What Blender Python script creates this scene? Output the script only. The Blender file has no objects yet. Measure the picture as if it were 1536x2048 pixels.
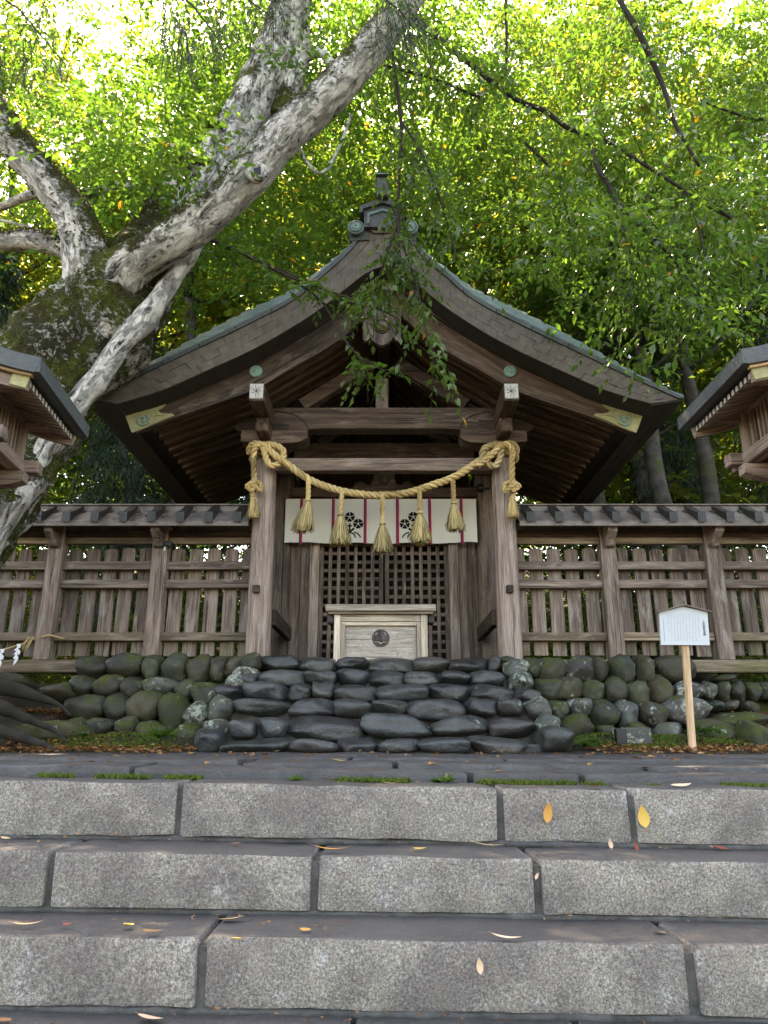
import bpy, bmesh, math, random
import numpy as np
from mathutils import Vector, Matrix, Euler, noise
R = math.radians
S = bpy.context.scene
COL = S.collection
rnd = random.Random(7)
rng = np.random.default_rng(7)

# ------------------------------------------------------------------ camera, sky, sun, exposure
CAMZ, PITCH, FPX = 0.12, R(17), 1479.0
cam_d = bpy.data.cameras.new('camera'); cam = bpy.data.objects.new('camera', cam_d); COL.objects.link(cam)
cam.location = (0, 0, CAMZ); cam.rotation_euler = (R(90) + PITCH, 0, 0)
cam_d.sensor_fit = 'VERTICAL'; cam_d.sensor_height = 36; cam_d.lens = 36 * FPX / 2048
cam_d.clip_start = 0.05; cam_d.clip_end = 900
S.camera = cam
SUN_EL, SUN_AZ = R(60), R(-20)                    # the sun stands behind the gate, a little to the left
W = bpy.data.worlds.new('World'); S.world = W; W.use_nodes = True
wn = W.node_tree.nodes; wn.clear()
sky = wn.new('ShaderNodeTexSky'); sky.sky_type = 'NISHITA'; sky.sun_disc = False
sky.sun_elevation = SUN_EL; sky.sun_rotation = SUN_AZ; sky.dust_density = 2.0; sky.air_density = 1.0
bg = wn.new('ShaderNodeBackground'); bg.inputs['Strength'].default_value = 0.15
wo = wn.new('ShaderNodeOutputWorld')
W.node_tree.links.new(sky.outputs[0], bg.inputs[0]); W.node_tree.links.new(bg.outputs[0], wo.inputs[0])
sl = bpy.data.lights.new('sun', 'SUN'); sun = bpy.data.objects.new('sun', sl); COL.objects.link(sun)
sl.energy = 5.0; sl.angle = R(0.53); sl.color = (1, .93, .8)
sd = Vector((math.sin(SUN_AZ) * math.cos(SUN_EL), math.cos(SUN_AZ) * math.cos(SUN_EL), math.sin(SUN_EL)))
sun.rotation_euler = (-sd).to_track_quat('-Z', 'Y').to_euler(); sun.location = (6, 30, 40)
vs = S.view_settings; vs.view_transform = 'Standard'; vs.look = 'None'; vs.gamma = 1; vs.exposure = 3.15
vs.use_curve_mapping = False
try:
    vs.use_white_balance = True; vs.white_balance_temperature = 9300; vs.white_balance_tint = 14.5
except Exception: pass
cy = S.cycles
cy.max_bounces = 8; cy.diffuse_bounces = 4; cy.glossy_bounces = 2; cy.transmission_bounces = 5; cy.transparent_max_bounces = 6
cy.use_denoising = True; cy.caustics_reflective = False; cy.caustics_refractive = False

# ------------------------------------------------------------------ helpers
CT, ST = math.cos(PITCH), math.sin(PITCH)
def ray(x, y):
    a, b = (x - 768) / FPX, (1024 - y) / FPX
    return Vector((a, CT - b * ST, ST + b * CT))
def PX(x, y, Y):                                   # point of the photo's pixel on the upright plane at distance Y
    r = ray(x, y); t = Y / r.y
    return Vector((r.x * t, Y, CAMZ + r.z * t))
def PZ(x, y, z):                                   # ... on the level plane at height z
    r = ray(x, y); t = (z - CAMZ) / r.z
    return Vector((r.x * t, r.y * t, z))
WL = {}                                            # world location of everything that is a parent
def place(o, parent, loc):
    loc = Vector(loc); WL[o.name] = loc
    if parent is not None:
        o.parent = parent; o.location = loc - WL[parent.name]
    else: o.location = loc
    return o
def tag(o, label=None, cat=None, group=None, kind=None):
    if label: o['label'] = label
    if cat: o['category'] = cat
    if group: o['group'] = group
    if kind: o['kind'] = kind
    return o
def root(name, loc, label=None, cat=None, group=None, kind=None):
    o = bpy.data.objects.new(name, None); COL.objects.link(o); o.empty_display_size = .1
    place(o, None, loc); return tag(o, label, cat, group, kind)
def child_obj(name, me, parent, loc):
    o = bpy.data.objects.new(name, me); COL.objects.link(o); place(o, parent, loc); return o
def mesh_data(name, V, F, mat, gc=None, smooth=False, rv=None):
    me = bpy.data.meshes.new(name)
    me.from_pydata([tuple(v) for v in V], [], F)
    if mat is not None: me.materials.append(mat)
    if gc is not None:
        a = me.attributes.new('gc', 'FLOAT_VECTOR', 'POINT'); a.data.foreach_set('vector', np.asarray(gc, dtype=np.float32).ravel())
    if rv is not None:
        a = me.attributes.new('rv', 'FLOAT', 'POINT'); a.data.foreach_set('value', np.asarray(rv, dtype=np.float32))
    if smooth: me.polygons.foreach_set('use_smooth', [True] * len(me.polygons))
    me.update(); return me
def mesh(name, V, F, mat, parent=None, gc=None, smooth=False, loc=None, rv=None):
    V = np.asarray([tuple(v) for v in V], dtype=float)
    if loc is None: loc = V.mean(axis=0)
    me = mesh_data(name, V - np.asarray(loc), F, mat, gc, smooth, rv)
    return child_obj(name, me, parent, loc)
BOXC = {}
def box(name, mat, parent, c, s, bev=.006, rot=None, axis=None):
    """chamfered box; the wood grain runs along its longest side"""
    ax = axis if axis is not None else max(range(3), key=lambda i: s[i])
    key = (mat.name, tuple(round(v, 3) for v in s), bev, ax)
    me = BOXC.get(key)
    if me is None:
        bm = bmesh.new(); bmesh.ops.create_cube(bm, size=1)
        for v in bm.verts: v.co = Vector((v.co.x * s[0], v.co.y * s[1], v.co.z * s[2]))
        if bev > 0: bmesh.ops.bevel(bm, geom=bm.edges[:], offset=min(bev, min(s) * .3), segments=1, affect='EDGES')
        me = bpy.data.meshes.new(name); bm.to_mesh(me); bm.free(); me.materials.append(mat)
        co = np.array([v.co[:] for v in me.vertices]); o = [ax] + [i for i in range(3) if i != ax]
        a = me.attributes.new('gc', 'FLOAT_VECTOR', 'POINT'); a.data.foreach_set('vector', co[:, o].astype(np.float32).ravel())
        BOXC[key] = me
    ob = child_obj(name, me, parent, c)
    if rot: ob.rotation_euler = rot
    return ob
def prism(name, mat, parent, poly, y0, y1, axis=0):
    """outline in x,z carried from y0 to y1"""
    n = len(poly); V = [(x, y0, z) for x, z in poly] + [(x, y1, z) for x, z in poly]
    F = [list(range(n)), list(range(2 * n - 1, n - 1, -1))] + [[i, i + n, (i + 1) % n + n, (i + 1) % n] for i in range(n)]
    gc = [(v[axis],) + tuple(v[i] for i in range(3) if i != axis) for v in V]
    return mesh(name, V, F, mat, parent, gc)
def curved(name, mat, parent, top, bot, y0, y1, nose=0.0):
    """curved board between an upper and a lower line (lists of x,z), from y0 to y1"""
    V, F, gc = [], [], []; d = 0; n = len(top)
    for i, (t, b) in enumerate(zip(top, bot)):
        if i: d += math.hypot(t[0] - top[i-1][0], t[1] - top[i-1][1])
        for (x, z), y in ((t, y0), (t, y1), (b, y1), (b, y0)):
            V.append((x, y, z)); gc.append((d, y, z if (x, z) == t else z))
    for i in range(n - 1):
        for k in range(4):
            a, b = i * 4 + k, i * 4 + (k + 1) % 4
            F.append([a, b, b + 4, a + 4])
    F += [[3, 2, 1, 0], [4 * n - 4, 4 * n - 3, 4 * n - 2, 4 * n - 1]]
    gc = [(g[0], g[1], (k % 4 >= 2) * .2) for k, g in enumerate(gc)]
    return mesh(name, V, F, mat, parent, gc)
def frames(pts):
    P = [Vector(p) for p in pts]; T = []
    for i in range(len(P)):
        T.append((P[min(i + 1, len(P) - 1)] - P[max(i - 1, 0)]).normalized())
    n = T[0].orthogonal().normalized(); out = []
    for i, t in enumerate(T):
        n = (n - t * n.dot(t)).normalized(); out.append((P[i], t, n, t.cross(n)))
    return out
def tube_vf(pts, rad, seg=8, cap=True, wob=None, V=None, F=None, G=None):
    V = [] if V is None else V; F = [] if F is None else F; G = [] if G is None else G
    fr = frames(pts); o = len(V); d = 0
    for i, (p, t, n, b) in enumerate(fr):
        if i: d += (p - fr[i-1][0]).length
        r = rad[i] if hasattr(rad, '__len__') else rad
        for k in range(seg):
            a = 2 * math.pi * k / seg; q = n * math.cos(a) + b * math.sin(a)
            rr = r * (1 + (wob(p + q * r) if wob else 0)); V.append(p + q * rr); G.append((d, math.cos(a) * r, math.sin(a) * r))
    for i in range(len(fr) - 1):
        for k in range(seg):
            k2 = (k + 1) % seg; F.append([o + i*seg + k, o + i*seg + k2, o + (i+1)*seg + k2, o + (i+1)*seg + k])
    if cap:
        F.append([o + k for k in range(seg - 1, -1, -1)]); F.append([o + (len(fr)-1)*seg + k for k in range(seg)])
    return V, F, G
def tube(name, mat, parent, pts, rad, seg=8, wob=None, smooth=True):
    V, F, G = tube_vf(pts, rad, seg, True, wob); return mesh(name, V, F, mat, parent, G, smooth)
def spline(pts, n):
    """Catmull-Rom through points of any dimension, n samples"""
    P = np.asarray(pts, float); P = np.vstack([2*P[0]-P[1], P, 2*P[-1]-P[-2]]); m = len(P) - 3; out = []
    for u in np.linspace(0, m - 1e-6, n):
        i = int(u); t = u - i; a, b, c, d = P[i:i+4]
        out.append(.5*((2*b)+(c-a)*t+(2*a-5*b+4*c-d)*t*t+(3*b-a-3*c+d)*t**3))
    return np.array(out)

# ------------------------------------------------------------------ materials
class NT:
    def __init__(s, name):
        s.m = bpy.data.materials.new(name); s.m.use_nodes = True; s.t = s.m.node_tree; s.t.nodes.clear()
        s.out = s.t.nodes.new('ShaderNodeOutputMaterial')
    def n(s, typ, ins=None, **kw):
        nd = s.t.nodes.new('ShaderNode' + typ)
        for k, v in kw.items(): setattr(nd, k, v)
        for k, v in (ins or {}).items():
            i = nd.inputs[k]
            if hasattr(v, 'is_output') or hasattr(v, 'links'): s.t.links.new(v, i)
            else: i.default_value = v
        return nd
    def attr(s, name): return s.n('Attribute', attribute_name=name)
    def map(s, vec, scale, loc=None):
        d = {'Vector': vec, 'Scale': scale}
        if loc is not None: d['Location'] = loc
        return s.n('Mapping', d).outputs[0]
    def noise(s, vec, scale, detail=4, rough=.6, dist=0): return s.n('TexNoise', {'Vector': vec, 'Scale': scale, 'Detail': detail, 'Roughness': rough, 'Distortion': dist}).outputs[0]
    def ramp(s, f, stops):
        r = s.n('ValToRGB', {'Fac': f}); e = r.color_ramp.elements
        while len(e) < len(stops): e.new(.5)
        for k, (p, c) in zip(e, stops):
            k.position = p; k.color = (c, c, c, 1) if not hasattr(c, '__len__') else (*c, 1)
        return r.outputs[0]
    def mix(s, f, a, b, mode='MIX'):
        m = s.n('Mix', data_type='RGBA', blend_type=mode); L = s.t.links
        for i, v in ((0, f), (6, a), (7, b)):
            if hasattr(v, 'links'): L.new(v, m.inputs[i])
            else: m.inputs[i].default_value = v if i == 0 else (*v, 1)
        return m.outputs[2]
    def math(s, op, a, b=0.0, clamp=False):
        m = s.n('Math', operation=op, use_clamp=clamp)
        for i, v in ((0, a), (1, b)):
            if hasattr(v, 'links'): s.t.links.new(v, m.inputs[i])
            else: m.inputs[i].default_value = v
        return m.outputs[0]
    def bump(s, h, strength, dist=.01): return s.n('Bump', {'Height': h, 'Strength': strength, 'Distance': dist}).outputs[0]
    def pr(s, col, rough=.6, nrm=None, spec=.4, metal=0.0):
        d = {'Base Color': col if hasattr(col, 'links') else (*col, 1), 'Roughness': rough, 'Specular IOR Level': spec, 'Metallic': metal}
        if nrm is not None: d['Normal'] = nrm
        return s.n('BsdfPrincipled', d).outputs[0]
    def done(s, sh): s.t.links.new(sh, s.out.inputs[0]); return s.m
    def pos(s): return s.n('NewGeometry').outputs['Position']
    def obj(s): return s.n('TexCoord').outputs['Object']
    def orand(s): return s.n('ObjectInfo').outputs['Random']
def wood(name, dark, light, pale=None, rough=.75, paleamt=.5, algae=0, figure=0):
    t = NT(name); g = t.attr('gc').outputs['Vector']; r = t.orand()
    off = t.n('CombineXYZ', {'X': t.math('MULTIPLY', r, 37.0), 'Y': t.math('MULTIPLY', r, 91.0), 'Z': t.math('MULTIPLY', r, 53.0)}).outputs[0]
    v = t.n('VectorMath', {0: g, 1: off}, operation='ADD').outputs[0]
    if figure:
        warp = t.noise(t.map(v, (2.2, 5, 5)), 1.6, 3, .5, 1.2)
        rings = t.math('FRACT', t.math('MULTIPLY', warp, 13.0)); n1 = t.ramp(rings, [(0, .1), (.25, .8), (1, .5)])
    else: n1 = t.noise(t.map(v, (1.1, 16, 16)), 1.0, 5, .65, .4)
    n2 = t.noise(t.map(v, (4, 120, 120)), 1.0, 2, .6)
    c = t.mix(t.ramp(n1, [(.34, 0), (.66, 1)]), dark, light)
    c = t.mix(.8, c, t.mix(t.ramp(n2, [(.3, 0), (.7, 1)]), (.50, .48, .46), (1.45, 1.45, 1.45)), 'MULTIPLY')
    crack = t.ramp(t.noise(t.map(v, (.7, 42, 42)), 1.0, 2, .5), [(.33, .85), (.37, 0)])
    c = t.mix(crack, c, tuple(q * .35 for q in dark))
    tone = t.math('ADD', t.math('MULTIPLY', r, .7), .65)
    c = t.mix(1.0, c, t.n('CombineXYZ', {'X': tone, 'Y': tone, 'Z': tone}).outputs[0], 'MULTIPLY')
    if pale:
        n3 = t.noise(t.map(v, (1.6, 7, 7)), 1.3, 6, .7, .6)
        c = t.mix(t.math('MULTIPLY', t.ramp(n3, [(.52, 0), (.68, 1)]), paleamt), c, pale)
    if algae:
        n4 = t.noise(t.n('VectorMath', {0: t.pos(), 1: off}, operation='ADD').outputs[0], 2.2, 4)
        lo = t.ramp(t.math('MULTIPLY', t.n('SeparateXYZ', {0: t.pos()}).outputs[2], .5), [(.46, 1), (.60, 0)])
        c = t.mix(t.math('MULTIPLY', t.math('MULTIPLY', t.ramp(n4, [(.5, 0), (.66, 1)]), lo), algae), c, (.13, .14, .045))
    b = t.bump(t.math('ADD', t.math('MULTIPLY', n1, .6), n2), .5, .004)
    return t.done(t.pr(c, rough, b, .3))
def river(name, base, light, moss=0, lichen=0, rough=.5, spec=.5):
    t = NT(name); o = t.obj(); r = t.orand()
    off = t.n('CombineXYZ', {'X': t.math('MULTIPLY', r, 37.0), 'Y': t.math('MULTIPLY', r, 91.0), 'Z': r}).outputs[0]
    v = t.n('VectorMath', {0: t.pos(), 1: off}, operation='ADD').outputs[0]
    n1 = t.noise(v, 5, 6, .65); n2 = t.noise(v, 60, 3, .7)
    c = t.mix(t.ramp(n1, [(.3, 0), (.75, 1)]), base, light)
    tone = t.math('ADD', t.math('MULTIPLY', r, .8), .6)
    hue = t.n('CombineXYZ', {'X': t.math('MULTIPLY', tone, t.math('ADD', t.math('MULTIPLY', t.math('FRACT', t.math('MULTIPLY', r, 7.3)), .22), .90)), 'Y': tone, 'Z': t.math('MULTIPLY', tone, t.math('ADD', t.math('MULTIPLY', t.math('FRACT', t.math('MULTIPLY', r, 13.7)), .16), .90))}).outputs[0]
    c = t.mix(1.0, c, hue, 'MULTIPLY')
    c = t.mix(.5, c, t.mix(n2, (.5, .5, .5), (1.5, 1.5, 1.5)), 'MULTIPLY')
    rg = t.ramp(n1, [(.3, rough - .12), (.7, rough + .15)])
    if moss:
        nz = t.n('SeparateXYZ', {0: t.n('NewGeometry').outputs['Normal']}).outputs[2]
        m = t.math('ADD', t.noise(v, 7, 5, .65), t.math('MULTIPLY', nz, .12))
        m = t.math('MULTIPLY', t.ramp(m, [(.62 - moss * .25, 0), (.72 - moss * .2, 1)]), .9)
        c = t.mix(m, c, t.mix(t.noise(v, 45, 3), (.018, .026, .005), (.085, .095, .016))); rg = t.mix(m, rg, (.95, .95, .95))
    if lichen:
        l = t.ramp(t.math('ADD', t.math('MULTIPLY', t.noise(v, 14, 8, .8, .6), .7), t.math('MULTIPLY', t.noise(v, 3, 2), .3)), [(.62 - lichen * .30, 0), (.65 - lichen * .30, 1)])
        c = t.mix(l, c, t.mix(n2, (.16, .18, .14), (.48, .52, .43))); rg = t.mix(l, rg, (.9, .9, .9))
    b = t.bump(t.math('ADD', t.math('MULTIPLY', t.noise(v, 9, 5, .6), 1.6), t.math('MULTIPLY', n2, .35)), .7, .02)
    return t.done(t.pr(c, rg, b, spec))
def flat(name, col, rough=.6, spec=.3, metal=0.0, var=0.0, scale=20):
    t = NT(name)
    if var: c = t.mix(t.noise(t.obj(), scale, 5), tuple(v * (1 - var) for v in col), tuple(v * (1 + var) for v in col))
    else: c = col
    return t.done(t.pr(c, rough, None, spec, metal))
def granite():
    t = NT('granite'); p = t.pos(); r = t.orand()
    off = t.n('CombineXYZ', {'X': t.math('MULTIPLY', r, 5.0), 'Y': 0.0, 'Z': t.math('MULTIPLY', r, 9.0)}).outputs[0]
    v = t.n('VectorMath', {0: p, 1: off}, operation='ADD').outputs[0]
    sp = t.noise(v, 105, 4, .85); sp2 = t.noise(v, 230, 2, .7); big = t.noise(v, 3.0, 6, .65); mid = t.noise(v, 11, 5, .7)
    c = t.ramp(sp, [(.30, (.045, .042, .042)), (.43, (.19, .17, .15)), (.54, (.33, .30, .26)), (.68, (.58, .55, .50))])
    c = t.mix(.8, c, t.mix(t.ramp(sp2, [(.3, 0), (.7, 1)]), (.35, .35, .36), (1.6, 1.6, 1.58)), 'MULTIPLY')
    c = t.mix(t.math('MULTIPLY', t.ramp(mid, [(.5, 0), (.68, 1)]), .45), c, t.mix(.5, c, (.36, .31, .21)))
    c = t.mix(t.ramp(t.math('ADD', t.math('MULTIPLY', big, .75), t.math('MULTIPLY', mid, .25)), [(.42, .9), (.60, 0)]), c, t.mix(.6, c, (.075, .062, .064)))
    st = t.noise(t.map(v, (9, 9, 5.5)), 1.0, 8, .8, .4)
    c = t.mix(t.math('MULTIPLY', t.ramp(st, [(.56, 0), (.68, .8)]), t.ramp(sp, [(.42, .0), (.56, .85)])), c, (.60, .61, .62))
    nz = t.n('SeparateXYZ', {0: t.n('NewGeometry').outputs['True Normal']}).outputs[2]
    wet = t.math('MULTIPLY', t.ramp(nz, [(.85, 0), (.97, 1)]), .92)       # treads stay damp and dark with footwear and dirt
    c = t.mix(wet, c, t.mix(.90, c, (.030, .031, .034)))
    rg = t.mix(wet, (.85, .85, .85), (.45, .45, .45))
    b = t.bump(t.math('ADD', sp, t.math('MULTIPLY', mid, 2.0)), .9, .008)
    return t.done(t.pr(c, rg, b, .35))
def rough_ground(name, a, b2, rough=.85, scale=6, spec=.3, moss=0):
    t = NT(name); p = t.pos(); n1 = t.noise(p, scale, 7, .68); n2 = t.noise(p, scale * 14, 4, .7)
    c = t.mix(t.ramp(n1, [(.3, 0), (.7, 1)]), a, b2); c = t.mix(.6, c, t.mix(n2, (.45, .45, .45), (1.5, 1.5, 1.5)), 'MULTIPLY')
    if moss: c = t.mix(t.ramp(t.noise(p, 2.3, 5), [(.62 - moss, 0), (.72 - moss, 1)]), c, (.05, .07, .012))
    return t.done(t.pr(c, rough, t.bump(t.math('ADD', n1, t.math('MULTIPLY', n2, .5)), .8, .02), spec))
def leafmat(name, ca, cb, cc, trans=.5, tint=(1.0, 1.0, .45), rough=.42, tb=1.6, spec=.45):
    t = NT(name); f = t.attr('rv').outputs['Fac']
    c = t.ramp(f, [(0, ca), (.55, cb), (.93, cb), (1, cc)])
    tc = t.mix(1.0, c, tuple(v * tb for v in tint), 'MULTIPLY')
    a = t.pr(c, rough, None, spec); tr = t.n('BsdfTranslucent', {'Color': tc}).outputs[0]
    return t.done(t.n('MixShader', {0: trans, 1: a, 2: tr}).outputs[0])

M = {}
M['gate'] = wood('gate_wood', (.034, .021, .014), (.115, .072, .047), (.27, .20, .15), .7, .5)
M['gate_dark'] = wood('gate_dark_wood', (.022, .014, .010), (.075, .049, .033), (.20, .145, .105), .75, .45)  # dark timber, albedo lowered further to deepen shade between the parts
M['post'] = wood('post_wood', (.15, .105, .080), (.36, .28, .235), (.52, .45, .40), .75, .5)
M['board'] = wood('board_wood', (.075, .052, .040), (.21, .155, .122), (.40, .33, .28), .75, .5)
M['fence'] = wood('fence_wood', (.085, .060, .046), (.25, .19, .155), (.42, .36, .32), .8, .5, .9)
M['fence_beam'] = wood('fence_beam_wood', (.11, .080, .052), (.28, .215, .15), (.42, .36, .28), .8, .4, .8)
M['lantern'] = wood('lantern_wood', (.12, .085, .065), (.27, .20, .16), (.40, .33, .28), .75, .3)
M['box'] = wood('box_wood', (.27, .215, .16), (.55, .47, .37), (.66, .60, .50), .7, .4)
M['box_panel'] = wood('box_panel_wood', (.30, .255, .215), (.47, .41, .35), (.60, .55, .47), .7, .3, 0, 1)
M['box_dark'] = wood('crest_wood', (.05, .043, .04), (.10, .088, .08))
M['pale_wood'] = wood('sign_post_wood', (.34, .21, .12), (.52, .36, .22), None, .7)
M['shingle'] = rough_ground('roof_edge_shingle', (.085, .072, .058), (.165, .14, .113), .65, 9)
M['shingle_dark'] = rough_ground('roof_underside', (.035, .031, .026), (.06, .053, .045), .8, 7)  # tone lowered to deepen the shade under the roof
M['copper'] = rough_ground('green_copper', (.055, .10, .098), (.13, .20, .19), .45, 5, .5)
M['copper_dark'] = rough_ground('dark_copper', (.030, .036, .036), (.07, .08, .078), .5, 6, .5)
M['verdigris'] = rough_ground('verdigris', (.16, .30, .25), (.30, .46, .38), .65, 30)
M['gilt'] = rough_ground('gilt_copper', (.30, .31, .16), (.52, .46, .22), .5, 25, .5)
M['fence_roof'] = rough_ground('weathered_roof_sheet', (.095, .078, .068), (.26, .22, .195), .5, 7, .4)
M['cleat'] = rough_ground('roof_cleat_metal', (.012, .012, .012), (.045, .042, .038), .4, 8, .5)
M['white'] = flat('white_paint', (.42, .41, .38), .8, .2, 0, .75, 16)
M['black'] = flat('black_plastic', (.012, .012, .013), .4)
M['granite'] = granite()
M['mortar'] = rough_ground('dark_mortar', (.040, .039, .037), (.125, .120, .112), .9, 12)
M['mortar_wall'] = rough_ground('grey_mortar', (.05, .052, .045), (.12, .118, .10), .9, 12, .3, .12)
M['paving'] = rough_ground('damp_paving', (.024, .023, .024), (.085, .081, .080), .5, 5, .45)
M['root'] = rough_ground('root_bark', (.010, .009, .007), (.040, .035, .027), .85, 9, .3, .0)
M['soil'] = rough_ground('soil', (.016, .013, .010), (.045, .037, .027), .95, 3, .2, .05)
M['stair_stone'] = river('wet_stair_stone', (.016, .017, .018), (.070, .070, .067), 0, .02, .36, .5)
M['wall_stone'] = river('mossy_wall_stone', (.020, .020, .014), (.080, .076, .048), .22, .10, .6, .4)
M['moss_stone'] = river('moss_covered_stone', (.028, .028, .02), (.08, .08, .05), .60, .12, .7, .3)
M['lichen_stone'] = river('lichen_stone', (.03, .032, .03), (.10, .10, .085), .1, .30, .6, .4)
M['straw'] = wood('straw_rope', (.22, .135, .045), (.66, .49, .23), (.78, .64, .38), .85, .5)
M['straw_dark'] = wood('straw_tips', (.10, .068, .024), (.60, .47, .22), (.74, .62, .36), .85, .5)
M['cloth'] = flat('curtain_cloth', (.72, .70, .63), .9, .1, 0, .05, 5)
M['red'] = flat('ribbon_red', (.42, .02, .04), .7)
M['purple'] = flat('ribbon_purple', (.07, .02, .12), .7)
M['ink'] = flat('black_dye', (.012, .012, .014), .9, .1)
M['sign'] = flat('sign_face', (.52, .56, .58), .6, .2)
M['text'] = flat('sign_ink', (.05, .055, .07), .8)
M['paper'] = flat('white_paper', (.85, .85, .86), .8)
M['moss'] = leafmat('moss', (.025, .045, .005), (.08, .12, .012), (.16, .17, .03), .2, (1, 1, .5), .9)
M['litter'] = leafmat('leaf_litter', (.10, .035, .012), (.30, .14, .045), (.55, .40, .24), .15, (1, .9, .6), .7)
# ------------------------------------------------------------------ ground
def smooth(a, b, x):
    t = min(1, max(0, (x - a) / (b - a))); return t * t * (3 - 2 * t)
def gz(x, y):
    z = -1.45 + 1.1 * smooth(1.9, 3.6, y) if y < 3.62 else -.16
    z += .175 * smooth(6.1, 6.45, y)
    side = smooth(1.5, 1.9, abs(x))
    z += side * (.12 * smooth(6.6, 7.3, y)) + .62 * smooth(8.3, 9.2, y)
    out = smooth(2.75, 3.2, -x) if x < 0 else smooth(3.05, 3.5, x)
    z += out * .25 * smooth(7.0, 8.3, y) * (1 - smooth(8.3, 9.2, y))
    z += side * smooth(6.4, 7, y) * .03 * noise.noise(Vector((x * 1.7, y * 1.7, 0)))
    z += 13.0 * smooth(17, 62, y)
    return z
xs = sorted(set([-450, -250, -120, -60, -30, -18, -12] + [round(-9 + .3 * i, 2) for i in range(61)] + [12, 18, 30, 60, 120, 250, 450]))
ys = sorted(set([-120, -40, -12, -4, 0, 1.5] + [round(2.0 + .2 * i, 2) for i in range(45)] + [11.5, 12.5, 14, 16, 18, 21, 24, 30, 40, 55, 70, 90, 140, 300, 600]))
V = [(x, y, gz(x, y)) for y in ys for x in xs]; nx = len(xs)
F = [[j*nx+i, j*nx+i+1, (j+1)*nx+i+1, (j+1)*nx+i] for j in range(len(ys)-1) for i in range(nx-1)]
tag(mesh('ground', V, F, M['soil'], None, None, True, (0, 0, 0)), 'dark earth floor of the shrine grove', None, None, 'structure')

# ------------------------------------------------------------------ granite steps in the foreground
SL = .0143                                          # the flight has settled: it falls a little to the right
def block(name, mat, parent, x0, x1, y0, y1, z0, z1, seed, bev=.016, jit=.0075, slope=SL, cut=.11):
    bm = bmesh.new(); bmesh.ops.create_cube(bm, size=1)
    sx, sy, sz = x1 - x0, y1 - y0, z1 - z0
    for v in bm.verts: v.co = Vector((v.co.x * sx, v.co.y * sy, v.co.z * sz))
    bmesh.ops.bevel(bm, geom=bm.edges[:], offset=bev, segments=2, affect='EDGES', profile=.6)
    n = max(1, int(sx / cut))
    for k in range(1, n):
        bmesh.ops.bisect_plane(bm, geom=bm.verts[:] + bm.edges[:] + bm.faces[:], plane_co=(-sx/2 + k * sx / n, 0, 0), plane_no=(1, 0, 0))
    c = Vector(((x0 + x1) / 2, (y0 + y1) / 2, (z0 + z1) / 2 - slope * (x0 + x1) / 2))
    for v in bm.verts:
        p = (v.co + c) * 6 + Vector((seed, 0, seed * 3)); v.co += Vector((noise.noise(p), noise.noise(p + Vector((9, 0, 0))), noise.noise(p + Vector((0, 9, 0))))) * jit
        q = (v.co + c) * 22; v.co += Vector((0, noise.noise(q), noise.noise(q + Vector((3, 3, 0))))) * jit * .6
        v.co.z -= slope * v.co.x
    me = bpy.data.meshes.new(name); bm.to_mesh(me); bm.free(); me.materials.append(mat)
    me.polygons.foreach_set('use_smooth', [True] * len(me.polygons)); me.set_sharp_from_angle(angle=R(50))
    return child_obj(name, me, parent, c)
STEPS = [(3.34, -.07), (3.02, -.30), (2.70, -.506), (2.38, -.725), (2.06, -.95)]
steps = root('granite_steps', (0, 2.7, -.7), 'flight of wide grey granite steps in the foreground', None, None, 'structure')
JO = [(357, 1000, 1265), (100, 628, 1075), (403, 1378), (700, 1200), (300, 1000)]
for k, (y, z) in enumerate(STEPS):
    X = [PX(j, 1620 + 130 * k, y).x for j in JO[k]]
    X = [X[0] - 1.35 * i for i in (3, 2, 1)] + X + [X[-1] + 1.3 * i for i in (1, 2, 3)]
    bot = STEPS[k + 1][1] if k < 4 else z - .22
    for i in range(len(X) - 1):
        g = rnd.uniform(.009, .018)
        block('granite_block', M['granite'], steps, X[i] + g, X[i+1] - g, y + rnd.uniform(-.008, .008), y + .40, bot + .014, z + rnd.uniform(-.004, .004), k * 11 + i)
    b = mesh('mortar_bed', [(-5, y + .014, bot - .02 + 5*SL), (5, y + .014, bot - .02 - 5*SL), (5, y + .39, bot - .02 - 5*SL), (-5, y + .39, bot - .02 + 5*SL),
         (-5, y + .014, z - .03 + 5*SL), (5, y + .014, z - .03 - 5*SL), (5, y + .39, z - .03 - 5*SL), (-5, y + .39, z - .03 + 5*SL)],
         [[3,2,1,0],[4,5,6,7],[0,1,5,4],[1,2,6,5],[2,3,7,6],[3,0,4,7]], M['mortar'], steps)
    if k < 4:                                        # crumbling mortar fillet at the foot of each riser
        P = [(x, y + .015 + .012 * noise.noise(Vector((x * 3, k, 0))), bot - SL * x + .004) for x in np.linspace(-4.5, 4.5, 120)]
        tube('mortar_joint', M['mortar'], steps, P, [.014 + .009 * noise.noise(Vector((p[0] * 9, k, 4))) for p in P], 6)

# ------------------------------------------------------------------ dark paving between the steps and the gate
pave = root('stone_paving', (0, 5, -.03), 'damp dark stone paving in front of the gate', None, None, 'structure')
def row(px, yr, y0, y1, z0, z1, slope, seed):
    X = [PX(p, yr, y0).x for p in px]
    for i in range(len(X) - 1):
        block('paving_slab', M['paving'], pave, X[i] + .012, X[i+1] - .012, y0 + rnd.uniform(-.015, .02), y1 + rnd.uniform(-.02, .02), z0, z1 + rnd.uniform(-.006, .006), seed + i, .014, .011, slope)
row((-1900, -1250, -520, 262, 940, 1165, 1760, 2500, 3300), 1550, 3.66, 4.12, -.13, -.026, SL, 40)
row((-1900, -900, -100, 480, 790, 1290, 1900, 2700, 3300), 1535, 4.14, 4.75, -.12, -.004, SL * .6, 60)
row((-1900, -900, 60, 700, 1010, 1560, 2200, 3300), 1522, 4.77, 5.55, -.12, -.002, SL * .3, 80)
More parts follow.
